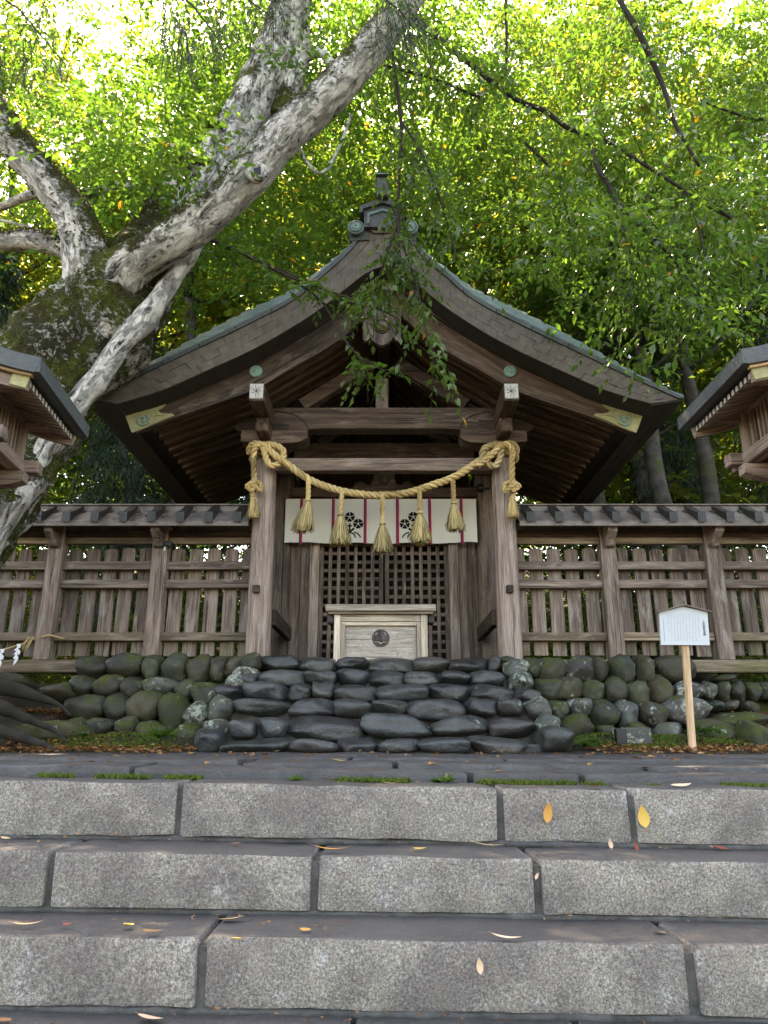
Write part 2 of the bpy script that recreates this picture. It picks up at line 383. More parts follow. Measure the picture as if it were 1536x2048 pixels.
row((-1900, -700, 300, 830, 1250, 1900, 3300), 1512, 5.57, 6.42, -.12, .0, SL * .1, 95)

# ------------------------------------------------------------------ round river stones
def stone_mesh(seed, p=2.6, rough=.10):
    bm = bmesh.new(); bmesh.ops.create_icosphere(bm, subdivisions=3, radius=1)
    for v in bm.verts:
        d = v.co.normalized(); s = (abs(d.x)**p + abs(d.y)**p + abs(d.z)**p) ** (-1 / p)
        q = d * s; k = Vector((seed * 3.1, seed * 1.7, seed))
        v.co = q * (1 + rough * 1.6 * noise.noise(d * 1.1 + k) + rough * .7 * noise.noise(d * 2.6 + k) + rough * .28 * noise.noise(d * 5 + k) + .015 * noise.noise(d * 9 + k))
    g = random.Random(seed * 7 + 3)                     # worn facets: flatten the stone along a few random planes
    for _ in range(6):
        nn = Vector((g.gauss(0, 1), g.gauss(0, 1), g.gauss(0, 1))).normalized(); dd = g.uniform(.80, .98) if p > 3 else g.uniform(.72, .9)
        for v in bm.verts:
            h = v.co.dot(nn)
            if h > dd: v.co -= nn * (h - dd) * .85
    me = bpy.data.meshes.new('stone'); bm.to_mesh(me); bm.free()
    me.polygons.foreach_set('use_smooth', [True] * len(me.polygons)); return me
SM = {}
for mn in ('stair_stone', 'wall_stone', 'moss_stone', 'lichen_stone'):
    SM[mn] = []
    for i in range(7 if mn != 'stair_stone' else 10):
        me = stone_mesh(i + 20 * len(mn), 4.4 if mn == 'stair_stone' else 2.7, .15 if mn == 'stair_stone' else .17); me.materials.append(M[mn]); SM[mn].append(me)
sidx = [0]
def stone(parent, kind, px, py, w, h, Y, depth, grow=1.06):
    """one stone of the wall or stair, w x h photo pixels large at distance Y"""
    c = PX(px, py, Y); dp = Y * CT + (c.z - CAMZ) * ST; m = dp / FPX
    sidx[0] += 1; me = SM[kind][sidx[0] % len(SM[kind])]
    o = child_obj('stone', me, parent, c + Vector((0, depth * .5, 0)))
    o.scale = (w * m / 2 * grow, depth, h * m / 2 * grow); o.rotation_euler = (rnd.uniform(-.15, .15), rnd.uniform(-.09, .09), rnd.choice((0, math.pi)) + rnd.uniform(-.12, .12))
    return o
def z5(l): return [(480 + x / 2.648, 1060 + y / 2.648, w / 2.648, h / 2.648) for x, y, w, h in l]
def z6(l): return [(x / 2.954, 980 + y / 2.954, w / 2.954, h / 2.954) + tuple(k) for x, y, w, h, *k in l]
def z7(l): return [(1010 + x / 2.92, 980 + y / 2.92, w / 2.92, h / 2.92) + tuple(k) for x, y, w, h, *k in l]
stair = root('stone_stair', (0, 7, .4), 'stair of dark wet river boulders climbing to the gate', None, None, 'structure')
SROWS = [(7.72, z5([(40,694,90,42),(200,710,195,74),(400,712,200,78),(598,715,168,64),(805,717,238,74),(1015,713,184,82),(1208,718,198,80),(1355,710,78,84)])),
 (7.46, z5([(50,775,95,60),(215,780,248,82),(427,778,168,72),(597,785,178,78),(780,785,184,76),(968,788,180,74),(1145,790,142,72),(1305,785,184,78)])),
 (7.2, z5([(130,857,225,92),(312,862,132,92),(433,858,114,88),(602,867,228,88),(855,862,264,84),(1110,867,228,88),(1340,866,220,88)])),
 (6.95, z5([(105,945,290,84),(380,952,233,96),(600,948,200,92),(790,942,172,84),(1040,948,304,106),(1275,946,154,88),(1432,945,138,88)])),
 (6.68, z5([(15,1055,142,92),(175,1055,162,96),(455,1055,394,108),(840,1055,374,116),(1165,1045,280,98),(1440,1050,235,96)])),
 (6.42, z5([(77,1152,345,78),(380,1152,264,72),(620,1148,178,76),(830,1150,222,74),(1080,1148,264,76),(1370,1148,314,78)]))]
for Y, L in SROWS:
    for s in L: stone(stair, 'stair_stone', *s, Y, .19, 1.10)
for k, (y, z) in enumerate(((6.5, .07), (6.76, .22), (7.02, .37), (7.28, .53), (7.54, .685), (7.8, .84))):
    box('mortar_core', M['mortar'], stair, (0, (y + 8.0) / 2, z / 2 - .1), (3.05 - k * .12, 8.0 - y, z + .2), .01)
for x, y, w, h, k, Y in [(1480,1020,120,110,'wall_stone',7.6),(1440,1085,160,95,'lichen_stone',7.45),(1385,1145,140,110,'lichen_stone',7.3),(1345,1205,150,95,'stair_stone',7.15),(1300,1295,140,170,'lichen_stone',6.95),
        (1272,1400,150,95,'lichen_stone',6.7),(1225,1490,160,135,'stair_stone',6.45)]:
    stone(stair, k, x / 2.954, 980 + y / 2.954, w / 2.954, h / 2.954, Y, .2, 1.1)
for x, y, w, h, k, Y in [(20,1000,90,70,'wall_stone',7.65),(70,1035,135,115,'lichen_stone',7.5),(105,1115,145,105,'lichen_stone',7.35),(140,1205,155,95,'stair_stone',7.15),(205,1272,155,125,'lichen_stone',6.95),
        (265,1365,135,115,'lichen_stone',6.7),(305,1462,185,145,'stair_stone',6.45)]:
    stone(stair, k, 1010 + x / 2.92, 980 + y / 2.92, w / 2.92, h / 2.92, Y, .2, 1.1)

def batter(py): return 7.82 - .45 * smooth(1310, 1500, py)
w_, m_, l_ = 'wall_stone', 'moss_stone', 'lichen_stone'
wl = root('boulder_wall', (-2.2, 7.8, .4), 'low retaining wall of mossy round boulders left of the stone stair', 'retaining wall')
for x, y, w, h, *k in z6([(535,1050,190,135),(735,1045,212,145),(893,1050,98,150),(1022,1058,152,160),(1180,1065,152,175),(1278,1060,88,170),(1390,1045,125,125),(478,1160,147,127),(632,1160,167,132),
    (785,1165,152,118),(945,1168,184,118,l_),(1100,1180,132,127),(1215,1222,162,172),(500,1285,238,145),(680,1290,148,168),(842,1285,184,182),(1015,1320,168,205,m_),(1165,1335,138,155,l_),(430,1405,170,110,m_),
    (590,1405,145,115),(740,1400,124,124,m_),(880,1430,165,120,m_),(1110,1450,155,135,m_),(985,1450,130,120),(660,1480,150,90,m_),(520,1490,190,90,m_)]):
    stone(wl, k[0] if k else w_, x, y, w, h, batter(y), .2, 1.15)
wr = root('boulder_wall', (2.2, 7.8, .4), 'low retaining wall of mossy round boulders right of the stone stair', 'retaining wall')
for x, y, w, h, *k in z7([(140,1040,132,122),(278,1045,162,132),(440,1045,168,152,l_),(565,1050,92,152),(695,1055,158,162),(830,1055,102,162),(1010,1045,244,152),(250,1165,144,144),(378,1165,154,144),(517,1170,114,118),
    (645,1180,128,158),(785,1195,148,142),(925,1175,148,158),(1085,1170,172,114,l_),(315,1290,114,124),(455,1275,144,114,l_),(590,1315,164,168),(722,1305,114,154,l_),(865,1305,154,144),(1060,1290,248,154,l_),
    (430,1395,190,145,m_),(605,1420,104,94),(965,1420,154,124,l_),(780,1400,120,100),(330,1440,110,90,m_)]):
    stone(wr, k[0] if k else w_, x, y, w, h, batter(y), .2, 1.15)
for s, p in ((-1, wl), (1, wr)):
    xa, xb = (-2.78, -1.35) if s < 0 else (1.35, 3.13)
    V = [(xa, 7.62, -.1), (xb, 7.62, -.1), (xb, 7.93, .84), (xa, 7.93, .84), (xa, 8.6, -.1), (xb, 8.6, -.1), (xb, 8.6, .84), (xa, 8.6, .84)]
    mesh('mortar_core', V, [[0,1,2,3],[3,2,6,7],[1,5,6,2],[4,0,3,7],[5,4,7,6],[0,4,5,1]], M['mortar_wall'], p)
wf = root('boulder_wall', (3.9, 8.3, .5), 'short row of small boulders under the fence at the far right', 'retaining wall')
for x, y, w, h, *k in z7([(1195,1165,92,105,l_),(1278,1175,88,132),(1370,1185,108,132),(1460,1185,94,132),(1530,1170,80,110),(1225,1255,105,64,l_),(1325,1255,104,64,l_),(1440,1278,134,74),(1285,1100,132,45),(1600,1190,110,120),(1700,1180,120,120)]):
    stone(wf, k[0] if k else w_, x, y, w, h, 8.15, .18, 1.04)
mesh('mortar_core', [(3.1, 8.25, 0), (5.6, 8.25, 0), (5.6, 8.4, .66), (3.1, 8.4, .66), (3.1, 8.6, 0), (5.6, 8.6, 0), (5.6, 8.6, .66), (3.1, 8.6, .66)], [[0,1,2,3],[3,2,6,7],[1,5,6,2],[4,0,3,7],[5,4,7,6],[0,4,5,1]], M['mortar_wall'], wf)

# loose stones and a squared marker at the wall foot
def lone(name, kind, px, py, w, h, Y, d, label, cat='rock'):
    o = stone(None, kind, px, py, w, h, Y, d); o.name = name; return tag(o, label, cat)
lone('rock', 'wall_stone', 112, 1385, 62, 40, 7.6, .3, 'flat dark rock left of the boulder wall, under the fence beam')
lone('rock', 'moss_stone', 95, 1466, 150, 44, 7.1, .32, 'long sloping mossy slab of rock at the left foot of the wall')
lone('rock', 'wall_stone', 20, 1368, 60, 40, 7.9, .25, 'grey rock under the fence beam at the far left')
lone('rock', 'moss_stone', 1518, 1478, 60, 70, 6.9, .25, 'dark angular rock among fallen leaves at the far right')
lone('rock', 'soil_stone' if 'soil_stone' in SM else 'moss_stone', 1450, 1462, 90, 36, 7.2, .3, 'low mossy ledge of rock right of the sign post')
lone('rock', 'moss_stone', 1490, 1440, 120, 30, 7.6, .3, 'leaf-strewn mossy ledge under the small boulder row')
p = PX(1272, 1472, 6.95); mk = root('stone_marker', (p.x, 6.95, 0), 'squared stone block with white lichen, left of the sign post', 'stone block')
block('lichen_face', M['lichen_stone'], mk, p.x - .14, p.x + .13, 6.9, 7.2, -.02, .21, 3, .012, .008, 0)
p = PX(1241, 1477, 6.85); sk = block('stake', M['black'], None, p.x - .045, p.x + .045, 6.8, 6.88, -.03, .20, 5, .004, .002, 0)
tag(sk, 'short black square stake beside the lichen covered block', 'stake')
# ------------------------------------------------------------------ the gate
gate = root('shrine_gate', (0, 8, .8), 'dark timber shrine gate with a steep curved gable roof', 'gate')
def cv(px, Y, n=44, x1=None):
    """left half line given in photo pixels -> n points (|x|, z), from the eave to the centre"""
    P = [PX(x, y, Y) for x, y in px]; P = [(PX(766, 600, Y).x - p.x, p.z) for p in P]; P[-1] = (0.0, P[-1][1])
    s = spline(P, 400); d = np.r_[0, np.cumsum(np.hypot(*np.diff(s, axis=0).T))]
    u = np.linspace(0, d[-1], n); return np.stack([np.interp(u, d, s[:, 0]), np.interp(u, d, s[:, 1])], 1)
def side(c, s): return [(s * x, z) for x, z in c]
YR, YB, YE = 7.1, 7.4, 10.7
TOP = cv([(168,798.6),(281,746),(386,695.6),(483,649),(584,597),(640,549),(670,523),(703,490),(724,462),(738,443),(766,441)], YR)
BOT = cv([(233,808.6),(321,782),(422,738),(523,689.6),(624,629),(717,557),(750,538),(766,534)], YR)
BB = cv([(269,865),(350,834),(495,784),(564,746),(664,688),(721,641),(766,600)], YB)
BT = cv([(257,824),(333,801),(422,764),(503,730),(584,687),(664,636),(733,585),(766,556)], YB)
def at(c, f): i = f * (len(c) - 1); a = int(min(i, len(c) - 2)); t = i - a; return c[a] * (1 - t) + c[a + 1] * t
roof = mesh('roof', [(0, 8, 5), (0, 8.01, 5), (0, 8, 5.01)], [[0, 1, 2]], M['shingle_dark'], gate)
for s in (-1, 1):
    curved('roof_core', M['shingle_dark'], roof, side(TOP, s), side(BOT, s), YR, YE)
    def q(f, g): return at(TOP, f) * (1 - g) + at(BOT, f) * g
    def strip(name, mat, f0, f1, g0, g1, y0, y1, n=4):
        t = [tuple(q(f0 + (f1 - f0) * k / n, g0) * (s, 1)) for k in range(n + 1)]; b = [tuple(q(f0 + (f1 - f0) * k / n, g1) * (s, 1)) for k in range(n + 1)]
        return curved(name, mat, roof, t, b, y0, y1)
    for k in range(9): strip('edge_flashing', M['copper_dark'], k / 9 + .0012, (k + 1) / 9 - .0012, -.02, .13, YR - .035, YR + .01, 6)
    for r_, (g0, g1) in enumerate(((.135, .41), (.415, .70), (.705, 1.0))):
        n = 20; o = (r_ * .37) % 1
        e = [0] + [(k + o) / n for k in range(n) if (k + o) / n > .012] + [1]
        for a, b in zip(e, e[1:]):
            strip('shingle', M['shingle'], a + .0007, b - .0007, g0 + .001, g1 - .001, YR - .012 - rnd.random() * .009, YR + .005, 3)
    # copper tiles: the roof surface rolls over towards the gable
    def surf(f, y):
        p = at(TOP, f); A = .29 * max(0, math.sin(math.pi * min(1, f * 1.06))) ** .9 if f * 1.06 < 1 else 0; t = min(1, max(0, (y - YR) / .40))
        return Vector((s * p[0], y, p[1] + .012 + A * math.sqrt(max(0, 1 - (1 - t) ** 2))))
    NC = 22
    for i in range(NC):
        f0, f1 = i / NC, (i + 1) / NC
        cuts = [YR - .03, YR + .10 + .06 * (i % 2), YR + .26 + .06 * (i % 2), YR + .44 + .06 * (i % 2), YE]
        for j in range(4):
            V, F = [], []; yy = np.linspace(cuts[j] + .006, cuts[j + 1] - .006, 5)
            for y in yy:
                a, b = surf(f0, y), surf(f1, y)
                V += [a + Vector((0, 0, .030)), b + Vector((0, 0, .004)), b - Vector((0, 0, .012)), a - Vector((0, 0, .004))]
            for m in range(4):
                for k in range(4): F.append([m*4+k, m*4+(k+1) % 4, m*4+4+(k+1) % 4, m*4+4+k])
            F += [[3, 2, 1, 0], [16, 17, 18, 19]]
            mesh('copper_tile', V, F, M['copper'], roof)
    # slanting underside of the eave end: long boards
    a, b = TOP[0], BOT[0]; nrm = Vector((b[1] - a[1], 0, a[0] - b[0])).normalized()
    if nrm.z > 0: nrm = -nrm
    for k in range(3):
        g0, g1 = k / 3 + .01, (k + 1) / 3 - .01
        for y0, y1 in ((YR + .002, 8.2 + .2 * k), (8.204 + .2 * k, 9.6 - .2 * k), (9.604 - .2 * k, YE)):
            V = []
            for y in (y0, y1):
                for g, o in ((g0, .0), (g1, .0), (g1, .014), (g0, .014)):
                    p = a * (1 - g) + b * g; V.append((s * (p[0] + nrm.x * o), y, p[1] + nrm.z * o))
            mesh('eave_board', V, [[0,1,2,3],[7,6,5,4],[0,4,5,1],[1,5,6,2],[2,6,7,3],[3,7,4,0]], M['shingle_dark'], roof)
    # bargeboard, upper strip, rafters, soffit
    curved('bargeboard', M['gate'], gate, side(BT, s), side(BB, s), YB, YB + .07)
    up = [(x, z + .085) for x, z in side(BT, s)]
    for k in range(8):
        a_, b_ = k * 5, min(43, k * 5 + 5)
        curved('eave_batten', M['gate_dark'], gate, [(x, z + .004) for x, z in up[a_:b_+1]], [(x + .0, z + .006) for x, z in side(BT, s)[a_:b_+1]], YB - .035 - .006 * (k % 2), YB + .02)
    lo = [p for p in BB if p[0] < 2.62]
    rb = [(s * x, z + .035) for x, z in lo]; rt = [(x, z + .118) for x, z in rb]
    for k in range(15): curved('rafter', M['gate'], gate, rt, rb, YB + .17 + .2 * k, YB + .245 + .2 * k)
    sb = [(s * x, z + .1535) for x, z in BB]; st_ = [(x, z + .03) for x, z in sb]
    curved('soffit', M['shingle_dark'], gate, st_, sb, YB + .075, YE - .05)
    # gable fittings
    c = PX(766 - 254 * -s, 744, YB)
    V, F = [], []
    for r_, y in ((.072, 0), (.072, -.02), (.058, -.032), (.045, -.024), (.030, -.024), (.020, -.040), (0.001, -.044)):
        for k in range(20): V.append((c.x + r_ * math.cos(k * math.pi / 10), YB + y, c.z + r_ * math.sin(k * math.pi / 10)))
    for i in range(6):
        for k in range(20): F.append([i*20+k, i*20+(k+1) % 20, (i+1)*20+(k+1) % 20, (i+1)*20+k])
    mesh('copper_boss', V, F, M['verdigris'], gate, None, True)
    z2 = [(228,771),(262,758),(300,750),(345,738),(385,722),(424,700),(434,712),(412,735),(388,748),(408,760),(436,763),(462,763),(472,772),(400,800),(330,832),(262,858)]
    P = [PX(160 + x / 2.477, 520 + y / 2.477, YB) for x, y in z2]; P = [(s * abs(p.x - .008), p.z) for p in P]
    pl = prism('gilt_plate', M['gilt'], gate, P, YB - .014, YB - .001)
    sp = []
    for k in range(40):
        a_ = k / 39 * 4.2 * math.pi / 1.6; r_ = .075 * (1 - k / 50); q_ = PX(160 + 312 / 2.477, 520 + 798 / 2.477, YB)
        sp.append((s * (abs(q_.x) + r_ * math.cos(a_ + 2.2)), YB - .02, q_.z + r_ * math.sin(a_ + 2.2)))
    tube('scroll', M['verdigris'], pl, sp, [.011 + .008 * (k / 39) for k in range(40)], 6)
    sp2 = [(s * abs(p.x), YB - .018, p.z) for p in (PX(160 + x / 2.477, 520 + y / 2.477, YB) for x, y in ((345,815),(352,790),(372,775),(400,770),(440,769)))]
    tube('scroll', M['gilt'], pl, spline(sp2, 14), [.014] * 10 + [.010, .008, .006, .004], 6)
    # timber frame
    n1 = 22; zs = np.linspace(.80, 3.405, n1)
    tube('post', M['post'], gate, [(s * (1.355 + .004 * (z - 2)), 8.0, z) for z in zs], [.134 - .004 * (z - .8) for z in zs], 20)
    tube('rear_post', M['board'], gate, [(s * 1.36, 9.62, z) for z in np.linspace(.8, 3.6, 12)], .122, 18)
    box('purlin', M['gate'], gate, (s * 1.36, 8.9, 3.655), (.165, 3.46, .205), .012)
    pe = box('purlin_end', M['white'], gate, (s * 1.36, 7.166, 3.66), (.145, .004, .17), 0)
    for k in range(7): box('crack', M['gate_dark'], pe, (s * 1.36 + .024 * math.cos(k * .9), 7.163, 3.66 + .028 * math.sin(k * .9)), (.05 + .012 * (k % 3), .003, .0055), 0, (0, -k * .9, 0))
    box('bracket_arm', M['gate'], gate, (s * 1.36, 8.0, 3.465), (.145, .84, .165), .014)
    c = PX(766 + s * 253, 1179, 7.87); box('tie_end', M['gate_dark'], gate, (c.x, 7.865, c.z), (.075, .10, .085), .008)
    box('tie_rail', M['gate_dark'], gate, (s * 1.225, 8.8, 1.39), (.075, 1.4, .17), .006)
    boat = [(-1.64, 3.372), (-1.58, 3.365), (-1.2, 3.345), (-1.0, 3.36), (-.92, 3.385), (-.88, 3.42), (-.88, 3.505), (-1.64, 3.505)]
    prism('boat_bracket', M['gate'], gate, [(-s * x, z) for x, z in boat], 7.86, 8.13)
    nose_ = [(-1.1, 3.51), (-1.66, 3.51), (-1.71, 3.53), (-1.73, 3.57), (-1.70, 3.60), (-1.66, 3.64), (-1.1, 3.66)]
    prism('beam_nose', M['gate_dark'], gate, [(-s * x, z) for x, z in nose_], 7.90, 8.09)
    # diagonal strut of the gable frame
    a_, b_ = PX(605, 812, 8.05), PX(742, 728, 8.05); d = (b_ - a_); nn = Vector((-d.z, 0, d.x)).normalized() * .075
    prism('strut', M['gate'], gate, [(s * abs(p.x), p.z) for p in (a_ - nn, b_ - nn, b_ + nn, a_ + nn)], 8.0, 8.14)
    a_, b_ = PX(640, 890, 9.6), PX(735, 820, 9.6); d = (b_ - a_); nn = Vector((-d.z, 0, d.x)).normalized() * .07
    prism('strut', M['gate_dark'], gate, [(s * abs(p.x), p.z) for p in (a_ - nn, b_ - nn, b_ + nn, a_ + nn)], 9.56, 9.66)
kb = [(-1.30, 3.52), (-.93, 3.52), (-.86, 3.545), (-.7, 3.555), (.7, 3.555), (.86, 3.545), (.93, 3.52), (1.30, 3.52), (1.30, 3.80), (1.18, 3.815), (-1.18, 3.815), (-1.30, 3.80)]
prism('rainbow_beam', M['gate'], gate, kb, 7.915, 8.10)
for s in (-1, 1):                                   # carved quarter moulding at both ends of the beam
    P = [(s * (1.27 - .40 * math.sin(t)), 7.912, 3.50 + .27 * math.cos(t)) for t in np.linspace(.0, 1.5, 16)]
    tube('beam_groove', M['gate_dark'], gate, P, .008, 6)
c = PX(764, 776, 8.02); box('king_post', M['board'], gate, (c.x, 8.04, 4.02), (.15, .15, .41), .008)
box('ridge_beam', M['gate_dark'], gate, (0, 8.95, float(BB[-1][1]) - .06), (.17, 3.0, .20), .01)
c = PX(764, 932, 8.0); box('head_rail', M['board'], gate, (0, 8.0, c.z), (2.48, .12, .155), .008)
c = PX(764, 905, 9.6); box('rear_beam', M['gate'], gate, (0, 9.6, c.z), (2.5, .16, .23), .01)
c = PX(764, 987, 9.55); ZL = c.z; box('door_lintel', M['gate'], gate, (0, 9.56, c.z), (2.52, .14, .135), .008)
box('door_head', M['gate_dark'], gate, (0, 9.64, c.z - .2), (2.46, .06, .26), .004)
kz = ZL + .07
kp = [(-.42, kz), (-.42, kz + .02), (-.36, kz + .085), (-.30, kz + .10), (-.25, kz + .06), (-.22, kz + .035), (-.17, kz + .06), (-.14, kz + .18), (-.13, kz + .235), (.13, kz + .235)]
prism('frog_leg_strut', M['gate'], gate, kp[:-1] + [(-x, z) for x, z in kp[:-1]][::-1], 9.53, 9.60)
def ring(name, mat, parent, c, r, t, seg=28): return tube(name, mat, parent, [(c[0] + r * math.cos(k * 2 * math.pi / seg), c[1], c[2] + r * math.sin(k * 2 * math.pi / seg)) for k in range(seg + 1)], t, 6)
def disc(name, mat, parent, c, r, d, seg=24):
    V = [(c[0] + q * math.cos(k * 2 * math.pi / seg), c[1] + y, c[2] + q * math.sin(k * 2 * math.pi / seg)) for q, y in ((r, 0), (r, -d * .7), (r * .75, -d)) for k in range(seg)]
    F = [[i*seg+k, i*seg+(k+1) % seg, (i+1)*seg+(k+1) % seg, (i+1)*seg+k] for i in range(2) for k in range(seg)] + [[2*seg + k for k in range(seg)]]
    return mesh(name, V, F, mat, parent, [(v[2], v[0], v[1]) for v in V])
ring('carved_ring', M['gate_dark'], gate, (0, 9.525, kz + .13), .07, .012); disc('carved_disc', M['gate'], gate, (0, 9.535, kz + .13), .05, .02)
# pendant under the gable peak
gp = [(726,622),(726,681),(731,684),(737,681),(741,676),(747,684),(756,690),(764,692),(772,690),(781,684),(787,676),(791,681),(797,684),(802,681),(802,622),(764,596)]
pend = prism('gable_pendant', M['board'], gate, [(p.x, p.z) for p in (PX(x, y, YB - .05) for x, y in gp)], YB - .07, YB - .012, 2)
c = PX(764, 654, YB - .06); ring('boss_ring', M['gate_dark'], pend, (c.x, YB - .072, c.z), .082, .010); disc('boss', M['board'], pend, (c.x, YB - .07, c.z), .062, .035, 6 * 4)
c = PX(768, 566, YB - .03)
plt = prism('peak_plate', M['gilt'], gate, [(p.x, p.z) for p in (PX(x, y, YB - .05) for x, y in ((764,548),(792,572),(786,584),(764,566),(742,584),(736,572)))], YB - .06, YB - .03)
# ridge end ornament
YO = 6.98
def pz(L, Y): return [(p.x, p.z) for p in (PX(x, y, Y) for x, y in L)]
orn = prism('ridge_end', M['copper_dark'], gate, pz([(728,450),(728,414),(766,404),(804,414),(804,450)], YO), YO + .03, YO + .22)
prism('ridge_cap', M['copper_dark'], orn, pz([(719,426),(719,413),(752,401),(766,399),(780,401),(813,413),(813,426),(806,424),(806,418),(766,406),(726,418),(726,424)], YO), YO - .01, YO + .30)
prism('panel_arch', M['copper'], orn, pz([(734,445),(734,424),(766,415),(798,424),(798,445),(793,445),(793,428),(766,420),(739,428),(739,445)], YO), YO + .012, YO + .03)
box('ridge_log', M['copper_dark'], orn, (PX(765, 385, YO).x, YO + .35, PX(765, 384, YO).z), (.135, .9, .235), .006)
box('log_cap', M['copper'], orn, (PX(765, 385, YO).x, YO + .35, PX(765, 362, YO).z), (.155, .94, .02), .003)
for s in (-1, 1):
    c = PX(766 + s * 54, 458, YO + .06)
    disc('scroll_boss', M['copper'], orn, (c.x, YO + .06, c.z), .092, .05); disc('scroll_back', M['copper_dark'], orn, (c.x, YO + .26, c.z), .092, .22)
    ring('scroll_ring', M['copper_dark'], orn, (c.x, YO + .012, c.z), .068, .007); ring('scroll_eye', M['verdigris'], orn, (c.x, YO + .010, c.z), .028, .008)
    prism('scroll_arm', M['copper_dark'], orn, pz([(766 + s * 66, 472), (766 + s * 66, 458), (766 + s * 38, 448), (766 + s * 28, 470)], YO), YO + .08, YO + .20)
zr = PX(766, 445, YO).z
box('ridge_box', M['copper_dark'], roof, (0, 9.0, zr + .10), (.40, 3.6, .30), .01); box('ridge_top', M['copper'], roof, (0, 9.0, zr + .265), (.50, 3.6, .03), .006)
# front, gathered shingle cap at the apex
prism('apex_plate', M['shingle'], roof, pz([(738,443),(794,443),(800,458),(785,470),(747,470),(732,458)], YR), YR - .04, YR - .022)
# door wall
for s in (-1, 1):
    box('door_jamb', M['post'], gate, (s * .915, 9.58, 1.95), (.12, .13, 2.3), .008)
    for k in range(2): box('wall_board', M['board'], gate, (s * (1.04 + .135 * k), 9.63 + .006 * k, 1.95), (.13, .03, 2.3), .004)
    dr = box('door', M['board'], gate, (s * .436, 9.60, 2.72), (.84, .045, .07), .004)
    x0, x1 = .012, .852; pit = (x1 - x0 - .055) / 7
    for k in range(8): box('lattice_bar', M['board'], dr, (s * (x0 + .0275 + pit * k), 9.590, 1.745), (.055 if k in (0, 7) else .046, .03, 1.88), .003)
    for k in range(16): box('lattice_rail', M['board'], dr, (s * .432, 9.615, .84 + .117 * k), (.838, .026, .046), .003)
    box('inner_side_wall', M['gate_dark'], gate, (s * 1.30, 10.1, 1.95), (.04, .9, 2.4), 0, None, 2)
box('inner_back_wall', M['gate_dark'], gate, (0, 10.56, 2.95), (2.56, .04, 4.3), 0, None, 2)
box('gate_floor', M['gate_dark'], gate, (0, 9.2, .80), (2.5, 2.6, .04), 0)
sl_ = root('spotlight', (1.28, 9.3, 3.0), 'small black spotlight under the head rail by the right post', 'spotlight')
c = PX(962, 977, 9.3); tube('lamp_head', M['black'], sl_, [(c.x, 9.34, c.z + .02), (c.x, 9.28, c.z), (c.x - .02, 9.2, c.z - .03)], [.035, .055, .06], 12)
box('lamp_arm', M['black'], sl_, (c.x + .06, 9.36, c.z + .02), (.13, .03, .03), .004)

# ------------------------------------------------------------------ curtain across the door head
cur = root('curtain', (0, 9.42, 2.8), 'short white shrine curtain with red and purple ribbons and black crests', 'curtain')
YC = 9.43
p0, p1 = PX(572, 998, YC), PX(955, 1085, YC)
def cwave(x, z): t = (p0.z - z) / .6; return YC + .016 * math.sin(x * 9 + .6) * t + .008 * math.sin(x * 21) * t
V, F = [], []; nxx, nzz = 60, 12
for j in range(nzz + 1):
    for i in range(nxx + 1):
        x = p0.x + (p1.x - p0.x) * i / nxx; u = i / nxx; z = p0.z + (p1.z - p0.z) * j / nzz - .012 * (1 - abs(2 * u - 1)) * j / nzz + .006 * math.sin(u * 22) * j / nzz
        V.append((x, cwave(x, z), z))
for j in range(nzz):
    for i in range(nxx): a_ = j * (nxx + 1) + i; F.append([a_, a_ + 1, a_ + nxx + 2, a_ + nxx + 1])
mesh('cloth', V, F, M['cloth'], cur, None, True)
tube('curtain_rod', M['gate_dark'], cur, [(p0.x - .02, YC + .02, p0.z), (p1.x + .02, YC + .02, p0.z)], .014, 8)
for x in (604, 667.5, 731, 795, 859, 922):
    a_ = PX(x, 996, YC); b_ = PX(x, 1089, YC)
    def rib(name, mat, dx, w, dy):
        V = []; n = 8
        for k in range(n + 1):
            z = a_.z + (b_.z - a_.z) * k / n; y = cwave(a_.x, z) - dy; V += [(a_.x + dx - w, y, z), (a_.x + dx + w, y, z), (a_.x + dx + w, y + .003, z), (a_.x + dx - w, y + .003, z)]
        F = [[k*4+m, k*4+(m+1) % 4, k*4+4+(m+1) % 4, k*4+4+m] for k in range(n) for m in range(4)] + [[3, 2, 1, 0], [n*4, n*4+1, n*4+2, n*4+3]]
        return mesh(name, V, F, mat, cur)
    rib('ribbon', M['purple'], -.009, .013, .006); rib('ribbon', M['red'], .006, .012, .010)
def poly_print(name, polys, parent):
    V, F = [], []
    for P in polys:
        o = len(V); V += [(x, cwave(x, z) - .005, z) for x, z in P]; F.append(list(range(o, o + len(P))))
    return mesh(name, V, F, M['ink'], parent)
def flower(cx, cz, r):
    out = []
    for k in range(5):
        a_ = math.pi / 2 + k * 2 * math.pi / 5
        for h in (-1, 1):                             # each petal printed in two halves with a white vein between
            P = []
            for u, v in ((.16, .05), (.42, .05), (.80, .06), (1.0, .10), (.92, .28), (1.0, .36), (.80, .47), (.80, .58), (.58, .50), (.36, .30), (.18, .14)):
                c_, s_ = u * r, v * r * h * .95; P.append((cx + c_ * math.cos(a_) - s_ * math.sin(a_), cz + c_ * math.sin(a_) + s_ * math.cos(a_)))
            out.append(P)
    return out
def stroke(pts, w):
    L, Rr = [], []
    for i, p in enumerate(pts):
        a_, b_ = pts[max(i - 1, 0)], pts[min(i + 1, len(pts) - 1)]; dx, dz = b_[0] - a_[0], b_[1] - a_[1]; l = math.hypot(dx, dz); L.append((p[0] - dz / l * w, p[1] + dx / l * w)); Rr.append((p[0] + dz / l * w, p[1] - dx / l * w))
    return L + Rr[::-1]
